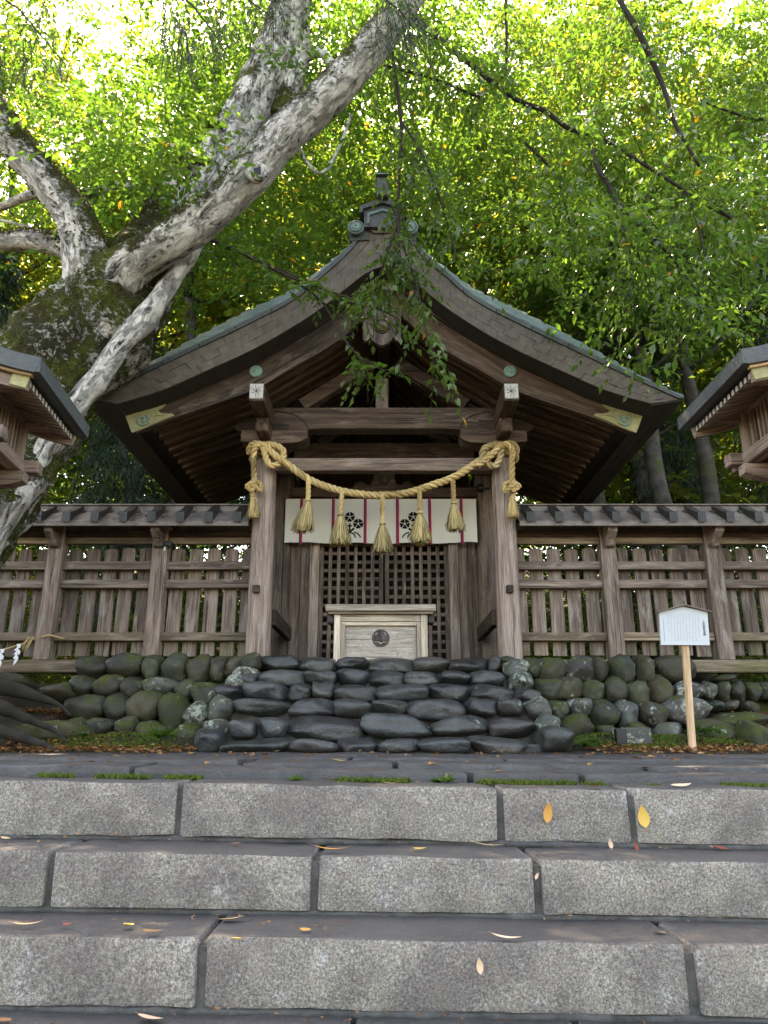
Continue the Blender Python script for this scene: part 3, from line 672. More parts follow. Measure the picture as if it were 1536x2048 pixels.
for cx in (699.5, 826.5):
    k = PX(cx, 1040, YC).x; m = (PX(cx + 10, 1040, YC).x - k) / 10
    def q2(x, y): p = PX(cx + x, y, YC); return (p.x, p.z)
    pol = flower(*q2(0, 1034), 10.5 * m) + flower(*q2(17, 1048), 10.5 * m) + flower(*q2(-17, 1048), 10.5 * m)
    pol += [stroke([q2(0, 1046), q2(0, 1066)], 1.5 * m), stroke([q2(-4, 1050), q2(0, 1055), q2(4, 1050)], 1.4 * m), stroke([q2(0, 1064), q2(5, 1060), q2(9, 1057)], 2.2 * m), stroke([q2(0, 1064), q2(-5, 1060), q2(-9, 1057)], 2.2 * m)]
    for sgn in (-1, 1):
        pol += [stroke([q2(0, 1065), q2(sgn * 6, 1067), q2(sgn * 10, 1071), q2(sgn * 11.5, 1076)], 1.3 * m), stroke([q2(sgn * 8, 1065), q2(sgn * 15, 1067), q2(sgn * 20, 1072), q2(sgn * 21.5, 1076)], 1.3 * m)]
    poly_print('crest', pol, cur)

# ------------------------------------------------------------------ straw rope with tassels
rope = root('sacred_rope', (0, 7.8, 3.1), 'thick twisted straw rope with five tassels, knotted to both front posts', 'rope')
def twisted(name, parent, pts, Rr, rs, pitch, n=3, mat='straw', seg=7, ph=0, taper=None):
    fr = frames(pts); V, F, G = [], [], []; d = [0]
    for i in range(1, len(fr)): d.append(d[-1] + (fr[i][0] - fr[i-1][0]).length)
    for k in range(n):
        P = []
        for i, (p, t, a_, b_) in enumerate(fr):
            th = 2 * math.pi * (k / n + d[i] / pitch) + ph; f = taper(i / (len(fr) - 1)) if taper else 1; P.append(p + (a_ * math.cos(th) + b_ * math.sin(th)) * Rr * f)
        tube_vf(P, [rs * (taper(i / (len(fr) - 1)) if taper else 1) for i in range(len(fr))], seg, True, None, V, F, G)
    V = [v + Vector((noise.noise(v * 90), noise.noise(v * 90 + Vector((5, 0, 0))), noise.noise(v * 90 + Vector((0, 5, 0))))) * .0035 for v in V]
    return mesh(name, V, F, M[mat], parent, G, True)
YK = 7.82
cat = [(537,898),(577,930),(617,958),(662,976.5),(710,987),(764,991),(815,986),(864,970.5),(908,954),(952.5,926),(993,898)]
pts = [PX(x, y, YK - .03 * math.sin(math.pi * i / 10)) for i, (x, y) in enumerate(cat)]
twisted('main_cord', rope, [Vector(p) for p in spline(pts, 170)], .022, .0235, .20)
def blades(parent, top, bot, r0, r1, n, seed, mat='straw_dark', w=.0045):
    rr = random.Random(seed); V, F, G = [], [], []; ax = (bot - top)
    for k in range(n):
        a_ = rr.uniform(0, 6.283); q_ = math.sqrt(rr.random()); l = rr.uniform(.84, 1.06); P = []
        for t in (0, .18, .5, 1):
            r_ = (r0 + (r1 - r0) * t ** .8) * q_; P.append(top + ax * t * l + Vector((math.cos(a_) * r_, math.sin(a_) * r_ * .8, 0)) + Vector((rr.uniform(-1, 1), rr.uniform(-1, 1), 0)) * .012 * t)
        tx = Vector((-math.sin(a_), math.cos(a_), 0)) * w; o = len(V); dd = 0; of = rr.uniform(0, 50)
        for i, p in enumerate(P):
            V += [p - tx * (1 - .3 * i / 3), p + tx * (1 - .3 * i / 3)]; G += [(of + i * .03, of, 0), (of + i * .03, of + .008, 0)]
        for i in range(3): F.append([o + 2*i, o + 2*i + 1, o + 2*i + 3, o + 2*i + 2])
    return mesh('straw_skirt', V, F, M[mat], parent, G)
for i, (x0, y0, x1, y1, x2, y2, hw) in enumerate([(617,960,616,1003,605,1061,21), (684,984,681,1032,681,1088,21), (765,992,765,1050,765,1104,20), (839,984,840,1028,841,1084,22), (906,966,908,1008,912,1060,19)]):
    Y = 7.77; a_, b_, c_ = PX(x0, y0, Y), PX(x1, y1, Y), PX(x2, y2, Y); m = (PX(x2 + 10, y2, Y).x - c_.x) / 10
    ts = twisted('tassel', rope, [a_.lerp(b_, t) for t in np.linspace(-.08, 1, 26)], .013, .0165, .16, 3, 'straw', 6, i)
    ring_ = [(b_.x + .031 * math.cos(k * .63), Y + .031 * math.sin(k * .63), b_.z + .006 + .0005 * k) for k in range(21)]
    tube('binding', M['straw_dark'], ts, ring_, .007, 5)
    blades(ts, b_, c_, .024, hw * m * 1.18, 520, i)
for s in (-1, 1):
    X = lambda x: x if s < 0 else 1532 - x
    def kp_(L): return [Vector(p) for p in spline([PX(X(x), y, YK + dy) for x, y, dy in L], 16 * len(L))]
    pc = Vector((s * 1.362, 8.0, 0))
    for dz, rr_ in ((3.275, .165), (3.205, .165)):   # two turns round the post
        pts = [(pc.x + rr_ * math.cos(t), pc.y + rr_ * math.sin(t), dz + .02 * math.sin(t + dz * 40)) for t in np.linspace(0, 2 * math.pi, 60)]
        twisted('post_turn', rope, [Vector(p) for p in pts], .018, .020, .19)
    twisted('knot_loop', rope, kp_([(520,892,-.05),(541,889,-.06),(563,897,-.06),(567,912,-.03),(558,927,-.05),(541,931,-.07),(532,915,-.08),(528,898,-.09),(515,887,-.07),(501,893,-.02),(499,908,.02)]), .019, .021, .19)
    twisted('knot_loop', rope, kp_([(577,931,-.02),(560,919,-.08),(545,906,-.10),(534,893,-.10),(520,889,-.11),(509,898,-.10),(507,915,-.07)]), .019, .021, .19)
    twisted('rope_tail', rope, kp_([(507,905,-.07),(508,930,-.08),(508,960,-.08),(506,985,-.08),(507,1000,-.08)]), .017, .019, .20)
    twisted('tail_knot', rope, kp_([(493,975,-.08),(497,969,-.12),(510,974,-.14),(521,982,-.10),(523,971,-.05),(513,964,-.06),(500,967,-.11),(498,977,-.13),(508,982,-.13)]), .013, .014, .14)
    a_, b_ = PX(X(507), 996, YK - .08), PX(X(507), 1035, YK - .08)
    sk_ = blades(rope, a_, b_, .028, .075, 260, 50 + s, 'straw', .006)
    tube('binding', M['straw'], sk_, [(a_.x + .034 * math.cos(k * .7), a_.y + .034 * math.sin(k * .7), a_.z - .012) for k in range(19)], .007, 5)

# ------------------------------------------------------------------ offering box
ob = root('offering_box', (0, 8.1, .84), 'pale wooden offering box with a round carved crest, in front of the lattice doors', 'offering box')
xo = PX(761.5, 1260, 8.0).x; Y0 = 8.02
zt = PX(761, 1208, 7.93).z; zl = PX(761, 1222, 7.93).z
hw = PX(872, 1215, 7.95).x - PX(761.5, 1215, 7.95).x
lid = box('lid', M['box'], ob, (xo, 8.17, (zt + zl) / 2), (hw * 2, .48, zt - zl), .012)
box('lid_cleat', M['box'], lid, (xo, 8.17, zl - .012), (hw * 2 - .06, .40, .02), .004)
zb = .82; bw = PX(855, 1260, Y0).x - PX(761.5, 1260, Y0).x
for s in (-1, 1):
    box('corner_post', M['box'], ob, (xo + s * (bw - .035), Y0 + .03, (zl + zb) / 2 - .012), (.072, .07, zl - zb - .026), .006)
    box('corner_post', M['box'], ob, (xo + s * (bw - .035), Y0 + .30, (zl + zb) / 2 - .012), (.072, .07, zl - zb - .026), .006)
    box('side_panel', M['box'], ob, (xo + s * (bw - .03), Y0 + .165, (zl + zb) / 2), (.03, .2, zl - zb - .06), .002)
    box('lid_bracket', M['box_dark'], ob, (xo + s * (bw + .045), Y0 + .14, zl - .065), (.07, .22, .085), .01)
    box('frame_stile', M['box'], ob, (xo + s * (bw - .097), Y0 + .035, (zl + zb) / 2 - .04), (.05, .05, zl - zb - .15), .005)
box('top_rail', M['box'], ob, (xo, Y0 + .034, zl - .062), (bw * 2 - .146, .06, .075), .006)
box('frame_rail', M['box'], ob, (xo, Y0 + .037, zl - .122), (bw * 2 - .146, .05, .038), .005)
box('bottom_rail', M['box'], ob, (xo, Y0 + .037, zb + .075), (bw * 2 - .146, .05, .06), .005)
box('foot_rail', M['box'], ob, (xo, Y0 + .034, zb + .02), (bw * 2 - .146, .06, .05), .005)
pn = box('front_panel', M['box_panel'], ob, (xo, Y0 + .06, (zl + zb) / 2 - .02), (bw * 2 - .2, .02, zl - zb - .18), .002)
box('back_panel', M['box'], ob, (xo, Y0 + .32, (zl + zb) / 2), (bw * 2 - .14, .02, zl - zb - .05), .002)
c = PX(761.5, 1275, Y0); cz = c.z; yq = Y0 + .046
cr = ring('crest_ring', M['box_dark'], ob, (xo, yq, cz), .086, .010)
for dx, dz, r_ in ((0, .040, .040), (-.046, .0, .037), (.046, 0, .037), (0, -.012, .034)): disc('crest_petal', M['box_dark'], cr, (xo + dx, yq + .006 - r_ * .05, cz + dz), r_, .014)
for sg in (-1, 1): tube('crest_leaf', M['box_dark'], cr, [(xo + sg * .062, yq, cz - .050), (xo + sg * .03, yq, cz - .058), (xo, yq, cz - .075)], [.006, .012, .006], 6)
# ------------------------------------------------------------------ plank fences with little roofs, left and right of the gate
FY = 8.2
def zy(y, Y=FY): return PX(768, y, Y).z
for s in (-1, 1):
    fe = root('plank_fence', (s * 3.2, FY, .8), 'weathered roofed plank fence on the %s side of the gate' % ('left' if s < 0 else 'right'), 'fence')
    PXS = [s * (1.36 + 1.185 * k) for k in range(5)]
    for k, x in enumerate(PXS[1:]):
        zb0 = zy(1321); h = zy(1052) - zb0
        box('fence_post', M['fence'], fe, (x, 8.22, zb0 + h / 2), (.172, .17, h), .008)
        P = [(x - .055, 7.93), (x - .055, 8.14)]
        zb = zy(1088, 8.0); zt = zy(1050, 8.0)
        V = []
        for xx in (x - .05, x + .05): V += [(xx, 8.14, zb - .02), (xx, 8.07, zb), (xx, 8.02, zb + .06), (xx, 7.98, zb + .085), (xx, 7.92, zb + .13), (xx, 7.90, zt), (xx, 8.14, zt)]
        mesh('eave_bracket', V, [[6,5,4,3,2,1,0], [7,8,9,10,11,12,13]] + [[i, (i+1) % 7, (i+1) % 7 + 7, i + 7] for i in range(7)], M['fence'], fe, [(v[1], v[0], v[2]) for v in V])
    for a, b in zip(PXS, PXS[1:]):
        c = (a + b) / 2; L = 1.185 - (.172 if a != PXS[0] else .21); cx = c + (s * .02 if a == PXS[0] else 0)
        for y0, y1, m in ((1123, 1139, 'fence'), (1159.5, 1176, 'fence'), (1265, 1281.5, 'fence_beam'), (1075, 1088, 'fence_beam')):
            z0, z1 = zy(y1), zy(y0); box('fence_rail', M[m], fe, (cx, 8.225, (z0 + z1) / 2), (L, .075, z1 - z0), .006)
        zt, zb = zy(1097, 8.3), zy(1312, 8.3)
        for i in range(5):
            x = c + (i - 2) * .203 + rnd.uniform(-.006, .006); w = .076; dz = rnd.uniform(-.008, .008); y0 = 8.285 + rnd.uniform(-.004, .004)
            pl = prism('plank', M['fence'], fe, [(x - w, zb + dz), (x + w, zb + dz), (x + w, zt - .035 + dz), (x + w * .82, zt - .012 + dz), (x, zt + dz), (x - w * .82, zt - .012 + dz), (x - w, zt - .035 + dz)], y0, y0 + .03, 2)
            pl.rotation_euler = (0, rnd.uniform(-.006, .006), 0)
    x0, x1 = s * 1.50, s * 6.1; xm, xl = (x0 + x1) / 2, abs(x1 - x0)
    box('base_beam', M['fence_beam'], fe, (xm, 8.22, (zy(1321) + zy(1346)) / 2), (xl, .2, zy(1321) - zy(1346)), .012)
    ze = zy(1052, 7.86)
    zr, zre = zy(1014, 8.2), zy(1043, 7.86)
    for k in range(3): box('roof_board', M['gate_dark'], fe, (xm, 7.92 + .1 * k, ze + .035 + .055 * k), (xl, .098, .022), .003, (R(25), 0, 0))
    box('wall_plate', M['gate_dark'], fe, (xm, 8.22, ze - .002), (xl, .10, .07), .004)
    box('eave_fascia', M['fence_roof'], fe, (xm, 7.862, (ze + zre) / 2), (xl, .03, zre - ze), .004)
    V = []
    for x in (x0, x1): V += [(x, 7.845, zre + .003), (x, 8.17, zr - .05), (x, 8.17, zr - .07), (x, 7.85, zre - .012)]
    mesh('roof_sheet', V, [[0,1,2,3],[7,6,5,4],[0,4,5,1],[1,5,6,2],[2,6,7,3],[3,7,4,0]], M['fence_roof'], fe)
    V = []
    for x in (x0, x1): V += [(x, 8.60, zre + .003), (x, 8.27, zr - .05), (x, 8.27, zr - .07), (x, 8.59, zre - .012)]
    mesh('roof_sheet', V, [[0,1,2,3],[7,6,5,4],[0,4,5,1],[1,5,6,2],[2,6,7,3],[3,7,4,0]], M['fence_roof'], fe)
    zk = zy(1029, 8.16)
    nb = int(xl / 1.15)
    for k in range(nb): box('ridge_board', M['fence_roof'], fe, (x0 + s * (k + .5) * xl / nb, 8.21, (zr + zk) / 2), (xl / nb - .006, .12, zr - zk), .005)
    box('ridge_cap', M['fence_roof'], fe, (xm, 8.21, zr + .008), (xl, .17, .016), .003)
    n = int(xl / .315)
    for k in range(n):
        x = x0 + s * (k + .38) * .315; a, b = Vector((x, 7.815, zre + .022)), Vector((x, 8.16, zr - .045)); d = b - a
        w = .046
        V = []
        for p, h in ((a + Vector((0, 0, -.016)), .095), (a + d * .3, .055), (b, .05)): V += [p + Vector((-w, 0, -.02)), p + Vector((w, 0, -.02)), p + Vector((w * .94, 0, h)), p + Vector((-w * .94, 0, h))]
        F = [[3,2,1,0],[8,9,10,11]] + [[i*4+m, i*4+(m+1) % 4, i*4+4+(m+1) % 4, i*4+4+m] for i in range(2) for m in range(4)]
        mesh('roof_cleat', V, F, M['cleat'], fe)
        zc = zy(1029, 8.1); wq = .085
        V = [(x - wq, 8.08, zc + .045), (x + wq, 8.08, zc + .045), (x + wq * .8, 8.09, zc - .05), (x - wq * .8, 8.09, zc - .05), (x - wq, 8.15, zc + .045), (x + wq, 8.15, zc + .045), (x + wq, 8.15, zc - .05), (x - wq, 8.15, zc - .05)]
        mesh('ridge_cleat', V, [[3,2,1,0],[4,5,6,7],[0,1,5,4],[1,2,6,5],[2,3,7,6],[3,0,4,7]], M['cleat'], fe)
c = PX(337, 1088, 8.08); cm = root('security_camera', c, 'small black security camera fixed to the second fence post left of the gate', 'lamp')  # security camera on the fence post, no light source
box('housing', M['black'], cm, c, (.085, .05, .055), .006, (0, R(15), 0)); box('arm', M['black'], cm, c + Vector((-.03, .07, -.01)), (.03, .12, .02), .003)
box('sensor', M['white'], cm, c + Vector((-.035, -.01, -.06)), (.022, .022, .05), .004, (0, R(10), 0))
# paper streamers on a thin straw cord, far left
a, b = PX(86, 1270, 7.98), PX(-60, 1310, 7.98); pc = root('streamer_cord', a, 'thin straw cord with white zigzag paper streamers tied to the left fence post', 'paper streamers')
tube('cord', M['straw'], pc, [a.lerp(b, t) + Vector((0, 0, -.16 * t * (1 - t))) for t in np.linspace(0, 1, 14)], .007, 6)
tube('post_tie', M['straw'], pc, [(a.x + .02 + .125 * math.cos(t), 8.22 + .13 * math.sin(t), a.z + .012 * math.sin(t * 3)) for t in np.linspace(0, 12.6, 60)], .008, 6)
for k in range(5): tube('loose_straw', M['straw'], pc, [(a.x - .09 - .015 * k, 7.97, a.z - .02), (a.x - .11 - .02 * k, 7.95, a.z - .09 - .02 * (k % 3)), (a.x - .13 - .018 * k, 7.95, a.z - .15 - .03 * (k % 2))], .004, 5)
for x, y in ((36, 1288), (3, 1298)):
    p = PX(x, y, 7.96); w = .042
    P = [(-.4, 0), (1, 0), (.9, -1.6), (.2, -1.7), (1.1, -3), (1, -4.2), (.1, -4.3), (.8, -5.6), (.3, -7.4), (-.6, -8.6), (-.5, -7.2), (-.2, -6.0), (-1, -5.9), (-.3, -4.4), (-.9, -4.2), (-.2, -2.8), (-1, -2.6), (-.1, -1.2)]
    prism('paper_streamer', M['paper'], pc, [(p.x + u * w * .8, p.z + v * w * .62) for u, v in P], 7.958, 7.961)

# ------------------------------------------------------------------ information board on a post
pb, pt = PX(1386, 1496, 6.6), PX(1371, 1290, 6.6); c = PX(1369.5, 1256, 6.55)
sg = root('sign_board', (pb.x, 6.6, .03), 'white house-shaped notice board with lines of black characters on a pale wooden post', 'notice board')
d = pt - pb; zq = .02
pst = box('sign_post', M['pale_wood'], sg, (pb.x + d.x * .7, 6.62, (pb.z + pt.z + .2) / 2), (.058, .035, pt.z - pb.z + .25), .004, (0, math.atan2(d.x, d.z), 0))
bp = [(1322,1290),(1419,1290.5),(1414,1224),(1366,1213.5),(1318,1225)]
P = [PX(x, y, 6.58) for x, y in bp]; prism('board', M['sign'], sg, [(p.x, p.z) for p in P], 6.572, 6.597)
for a, b in (((1311, 1226), (1367, 1211.5)), ((1366, 1211.5), (1420, 1225.5))):
    a, b = PX(a[0], a[1], 6.58), PX(b[0], b[1], 6.58); m = (a + b) / 2; L = (b - a).length
    box('roof_strip', M['fence'], sg, m + Vector((0, -.012, .003)), (L, .06, .010), .002, (0, -math.atan2(b.z - a.z, b.x - a.x), 0))
def glyph(txt, px, py, sz, parent):
    cu = bpy.data.curves.new('title_text', 'FONT'); cu.body = txt; cu.size = sz; cu.align_x = 'CENTER'; cu.align_y = 'CENTER'; cu.materials.append(M['text']); cu.extrude = .0004
    t = bpy.data.objects.new('tmp', cu); COL.objects.link(t); dg = bpy.context.evaluated_depsgraph_get(); dg.update()
    me = bpy.data.meshes.new_from_object(t.evaluated_get(dg)); bpy.data.objects.remove(t)
    o = child_obj('title_character', me, parent, PX(px, py, 6.57)); o.rotation_euler = (R(90), 0, 0); return o
for k, ch in enumerate('上社前宮本殿'): glyph(ch, 1407 + .5 * k, 1243 + 5.2 * k, .026, sg)
tv, tf = [], []
for col in range(11):                                # the small print is below legibility: strokes only
    xa = 1396 - 6.05 * col; n = 21 if col < 10 else 14
    for k in range(n):
        if rnd.random() < .07: continue
        cx, cy_ = xa + .32 * k * .35, 1229 + 2.62 * k
        for q in range(3):
            w = rnd.uniform(.5, 1.5); h = rnd.choice((.22, .3, .9)); p = PX(cx + rnd.uniform(-.9, .5), cy_ + rnd.uniform(-.8, .8), 6.5705); o_ = len(tv); m_ = 6.9 / FPX
            if h > .5: w = .3
            tv += [(p.x, 6.5705, p.z), (p.x + w * m_, 6.5705, p.z), (p.x + w * m_, 6.5705, p.z + h * m_), (p.x, 6.5705, p.z + h * m_)]; tf.append([o_, o_ + 1, o_ + 2, o_ + 3])
for k in range(15):
    p = PX(1326.5 + .2 * k, 1239 + 3 * k, 6.5705); o_ = len(tv); w, h = .0045, .006
    for dx, dz, ww, hh in ((-.004, 0, .008, .0012), (-.001, -.003, .002, .008), (-.004, -.004, .008, .0012)):
        o_ = len(tv); tv += [(p.x + dx, 6.5705, p.z + dz), (p.x + dx + ww, 6.5705, p.z + dz), (p.x + dx + ww, 6.5705, p.z + dz + hh), (p.x + dx, 6.5705, p.z + dz + hh)]; tf.append([o_, o_ + 1, o_ + 2, o_ + 3])
tag(mesh('printed_text', tv, tf, M['text'], sg), None, None, None, 'stuff')

# ------------------------------------------------------------------ wooden lantern houses on posts, one on either side
def lantern(loc, yaw, label):
    X0, Y0, Z0 = loc
    ln = root('wooden_lantern', (0, 0, 0), label, 'lantern', 'wooden lanterns flanking the gate')
    w, L = M['lantern'], .28
    box('post', w, ln, (0, 0, .9), (.17, .17, 1.84), .012)
    arm = [(-.37, 1.865), (-.37, 1.80), (-.30, 1.775), (-.15, 1.755), (0, 1.75), (.15, 1.755), (.30, 1.775), (.37, 1.80), (.37, 1.865)]
    for y in (-.24, .24): prism('curved_arm', w, ln, arm, y - .045, y + .045)
    for x in (-.30, .30): box('sill_beam', w, ln, (x, 0, 1.915), (.095, .84, .085), .006)
    for y in (-.30, .30): box('sill_beam', w, ln, (0, y, 1.92), (.86, .095, .082), .006)
    box('floor', M['gate_dark'], ln, (0, 0, 1.95), (.56, .56, .02), 0)
    for x in (-L, L):
        for y in (-L, L): box('corner_post', w, ln, (x, y, 2.10), (.065, .065, .31), .005)
    for x in (-.275, .275):
        for k in range(9): box('slat', w, ln, (x, -.205 + .0512 * k, 2.10), (.022, .020, .29), .002)
        box('screen', M['gate_dark'], ln, (x * .9, 0, 2.10), (.008, .5, .29), 0); box('slat_rail', w, ln, (x * 1.0, 0, 2.245), (.06, .5, .03), .003)
    for y in (-.275, .275):
        for k in range(9): box('slat', w, ln, (-.205 + .0512 * k, y, 2.10), (.020, .022, .29), .002)
        box('screen', M['gate_dark'], ln, (0, y * .9, 2.10), (.5, .008, .29), 0)
    for x in (-.30, .30): box('wall_plate', w, ln, (x, 0, 2.275), (.07, .80, .045), .004)
    for y in (-.30, .30): box('cross_beam', w, ln, (0, y, 2.225), (.92, .075, .062), .006)
    rf = None
    prof = spline([(.65, 2.32), (.5, 2.352), (.32, 2.415), (.14, 2.51), (0, 2.60)], 16); low = [(x - .03 if x > .04 else x, z - .095) for x, z in prof]
    for s in (-1, 1):
        t, b = [(s * x, z) for x, z in prof], [(s * x, z) for x, z in low]
        r_ = curved('roof', M['copper_dark'], ln, t, b, -.50, .50)
        for k in range(30): box('edge_strip', M['copper_dark'], r_, (s * .632, -.483 + .0333 * k, 2.272), (.034, .0315, .088), .002, (0, 0, 0), 2)
        lp = [(x, z) for x, z in low if x > .1]
        curved('bargeboard', w, ln, [(s * (x - .045), z - .012) for x, z in lp], [(s * (x - .05), z - .085) for x, z in lp], -.44, -.41)
        curved('bargeboard', w, ln, [(s * (x - .045), z - .012) for x, z in lp], [(s * (x - .05), z - .085) for x, z in lp], .41, .44)
        curved('eave_strip', M['pale_wood'], ln, [(s * (x - .02), z + .002) for x, z in lp], [(s * (x - .025), z - .012) for x, z in lp], -.475, -.44)
        for y in (-.446, .446): box('tip_plate', M['gilt'], ln, (s * .525, y, 2.195), (.10, .012, .078), .003, (0, s * .22, 0))
        for k in range(15):
            y = -.392 + .056 * k
            rr = curved('rafter', w, ln, [(s * (x - .055), z - .010) for x, z in low if x > .25], [(s * (x - .055), z - .045) for x, z in low if x > .25], y - .014, y + .014)
            box('rafter_tip', M['white'], rr, (s * (low[0][0] - .0545), y, low[0][1] - .0275), (.003, .027, .034), 0)
    prism('gable_wall', w, ln, [(-.30, 2.25), (.30, 2.25), (.14, 2.40), (0, 2.48), (-.14, 2.40)], -.29, -.26)
    box('ridge', M['copper_dark'], ln, (0, 0, 2.615), (.14, 1.02, .08), .01)
    ln.location = (X0, Y0, Z0); ln.rotation_euler = (0, 0, yaw); return ln
lantern((2.76, 4.40, 0), 0, 'wooden post lantern with slatted cabinet right of the gate, in front of the right fence')
lantern((-2.68, 4.27, -.09), R(5.7), 'wooden post lantern with slatted cabinet left of the gate, before the mossy tree trunk')
# ------------------------------------------------------------------ foliage
UP = np.array([0, 0, 1.0])
def unit(v): return v / (np.linalg.norm(v, axis=-1, keepdims=True) + 1e-9)
def sprays(B, H, Ls, k, ll, lw, droop=.25, rv=None, hang=.35, out=.75):
    """leafy twigs: k leaves alternate along every twig that starts at B and runs along H"""
    m = len(B); Ls = np.broadcast_to(Ls, (m,)); rv = rng.random(m) if rv is None else rv
    t = (np.arange(k) + .6) / k; sg = np.where(np.arange(k) % 2, 1.0, -1.0); sg[-1] = 0
    lat = unit(np.cross(H, UP)); pos = B[:, None] + H[:, None] * (Ls[:, None] * t)[..., None]
    pos[..., 2] -= droop * Ls[:, None] * t ** 2
    D = H[:, None] * .62 + lat[:, None] * (sg * out)[None, :, None] + rng.normal(0, .22, (m, k, 3)); D[..., 2] -= hang * rng.uniform(.3, 1.5, (m, k)); D = unit(D)
    N = UP + rng.normal(0, .33, (m, k, 3)); N = unit(N - D * (N * D).sum(-1, keepdims=True))
    L = ll * rng.uniform(.6, 1.2, (m, k)); r = np.clip(rv[:, None] * .75 + rng.random((m, k)) * .30 - .02, 0, 1)
    r = np.where(rng.random((m, k)) < .004, 1.0, r * .94)
    return [a.reshape(-1, *a.shape[2:]) for a in (pos, D, N, L, L * lw / ll, r)]
def leaf_mesh(name, mat, parts):
    P, D, N, L, Wd, r = [np.concatenate(x) for x in zip(*parts)]
    n = len(P); Sd = np.cross(N, D); V = np.empty((n, 4, 3)); lift = N * (Wd * .16)[:, None]
    V[:, 0] = P; V[:, 1] = P + D * (L * .45)[:, None] + Sd * (Wd * .5)[:, None] + lift; V[:, 2] = P + D * L[:, None] - N * (L * .10)[:, None]; V[:, 3] = P + D * (L * .45)[:, None] - Sd * (Wd * .5)[:, None] + lift
    b = (np.arange(n) * 4)[:, None]; T = np.concatenate([b, b + 1, b + 2, b, b + 2, b + 3], 1).ravel().astype(np.int32)
    me = bpy.data.meshes.new(name); me.vertices.add(n * 4); me.vertices.foreach_set('co', V.astype(np.float32).ravel())
    me.loops.add(len(T)); me.loops.foreach_set('vertex_index', T); me.polygons.add(n * 2); me.polygons.foreach_set('loop_start', np.arange(0, n * 6, 3, dtype=np.int32))
    a = me.attributes.new('rv', 'FLOAT', 'POINT'); a.data.foreach_set('value', np.repeat(r, 4).astype(np.float32))
    me.materials.append(mat); me.update(calc_edges=True); me.validate(); return me
def headings(m, zlo=-.3, zhi=.15):
    a = rng.uniform(0, 2 * np.pi, m); return unit(np.stack([np.cos(a), np.sin(a), rng.uniform(zlo, zhi, m)], 1))
M['leaf'] = leafmat('near_leaf', (.026, .070, .018), (.062, .115, .024), (.36, .17, .03), .50, (.92, 1.0, .52), .28, 2.1, .6)
M['leaf_far'] = leafmat('grove_leaf', (.022, .060, .018), (.070, .115, .026), (.30, .16, .03), .50, (.90, 1.0, .55), .42, 2.0, .4)
M['leaf_yellow'] = leafmat('yellowing_leaf', (.045, .10, .02), (.14, .16, .032), (.36, .19, .03), .55, (1.0, .98, .56), .42, 1.9, .4)
M['needle'] = leafmat('conifer_needle', (.016, .036, .022), (.028, .055, .028), (.20, .09, .03), .25, (.8, 1, .6), .5, 1.4, .35)
M['twig'] = flat('twig_bark', (.030, .024, .020), .85, .2, 0, .4, 40)
M['bark_moss'] = leafmat('bark_moss', (.020, .028, .005), (.060, .068, .010), (.13, .13, .03), .15, (1, 1, .5), .95, 1.5, .1)
def bark():
    t = NT('tree_bark'); p = t.pos(); amt = t.attr('rv').outputs['Fac']; g = t.attr('gc').outputs['Vector']
    n = t.noise(t.map(g, (4.5, 11, 11)), 1.0, 8, .78, .7); big = t.noise(p, 4.5, 6, .7); f = t.noise(p, 30, 5, .75)
    fis = t.noise(t.map(g, (1.6, 22, 22)), 1.0, 3, .6, .5)
    pale = t.mix(t.ramp(t.noise(t.map(g, (9, 14, 14)), 1.0, 5, .7), [(.35, 0), (.65, 1)]), (.36, .33, .29), (.68, .66, .61))
    c = t.mix(t.ramp(t.math('ADD', n, t.math('MULTIPLY', t.math('SUBTRACT', big, .5), .5)), [(.385, 1), (.43, 0)]), pale, t.mix(f, (.02, .017, .013), (.085, .07, .055)))
    c = t.mix(t.ramp(fis, [(.30, .9), (.345, 0)]), c, (.025, .02, .016))
    c = t.mix(t.math('MULTIPLY', t.ramp(t.noise(p, 9, 5), [(.54, 0), (.62, 1)]), .35), c, (.26, .31, .20))
    nz = t.n('SeparateXYZ', {0: t.n('NewGeometry').outputs['Normal']}).outputs[2]
    m = t.math('ADD', t.math('ADD', t.math('MULTIPLY', nz, .55), t.math('MULTIPLY', t.math('SUBTRACT', big, .5), 1.5)), t.math('ADD', amt, t.math('MULTIPLY', t.math('SUBTRACT', f, .5), .8)))
    m = t.ramp(m, [(.50, 0), (.60, 1)])
    mc = t.ramp(f, [(.3, (.024, .026, .006)), (.5, (.075, .085, .012)), (.72, (.15, .155, .026))])
    mc = t.mix(t.ramp(t.noise(p, 3.1, 5), [(.45, 0), (.62, .8)]), mc, (.035, .028, .018))
    c = t.mix(m, c, mc)
    fl = t.ramp(t.math('ADD', t.math('MULTIPLY', t.noise(p, 16, 7, .8, .5), .65), t.math('MULTIPLY', t.noise(p, 2.2, 3), .35)), [(.545, 0), (.575, 1)])
    c = t.mix(t.math('MULTIPLY', fl, t.math('MULTIPLY', m, .9)), c, (.50, .50, .43))
    h = t.math('ADD', t.math('ADD', t.math('MULTIPLY', t.ramp(n, [(.40, 0), (.50, 1)]), .7), t.math('MULTIPLY', t.ramp(fis, [(.28, 0), (.36, 1)]), .8)), t.math('ADD', t.math('MULTIPLY', m, t.math('ADD', f, .4)), t.math('MULTIPLY', f, .5)))
    return t.done(t.pr(c, t.mix(m, (.8, .8, .8), (1, 1, 1)), t.bump(h, 1.0, .05), .2))
M['bark'] = bark()
M['bark_far'] = rough_ground('grove_bark', (.025, .021, .017), (.095, .085, .075), .9, 6, .2, .04)
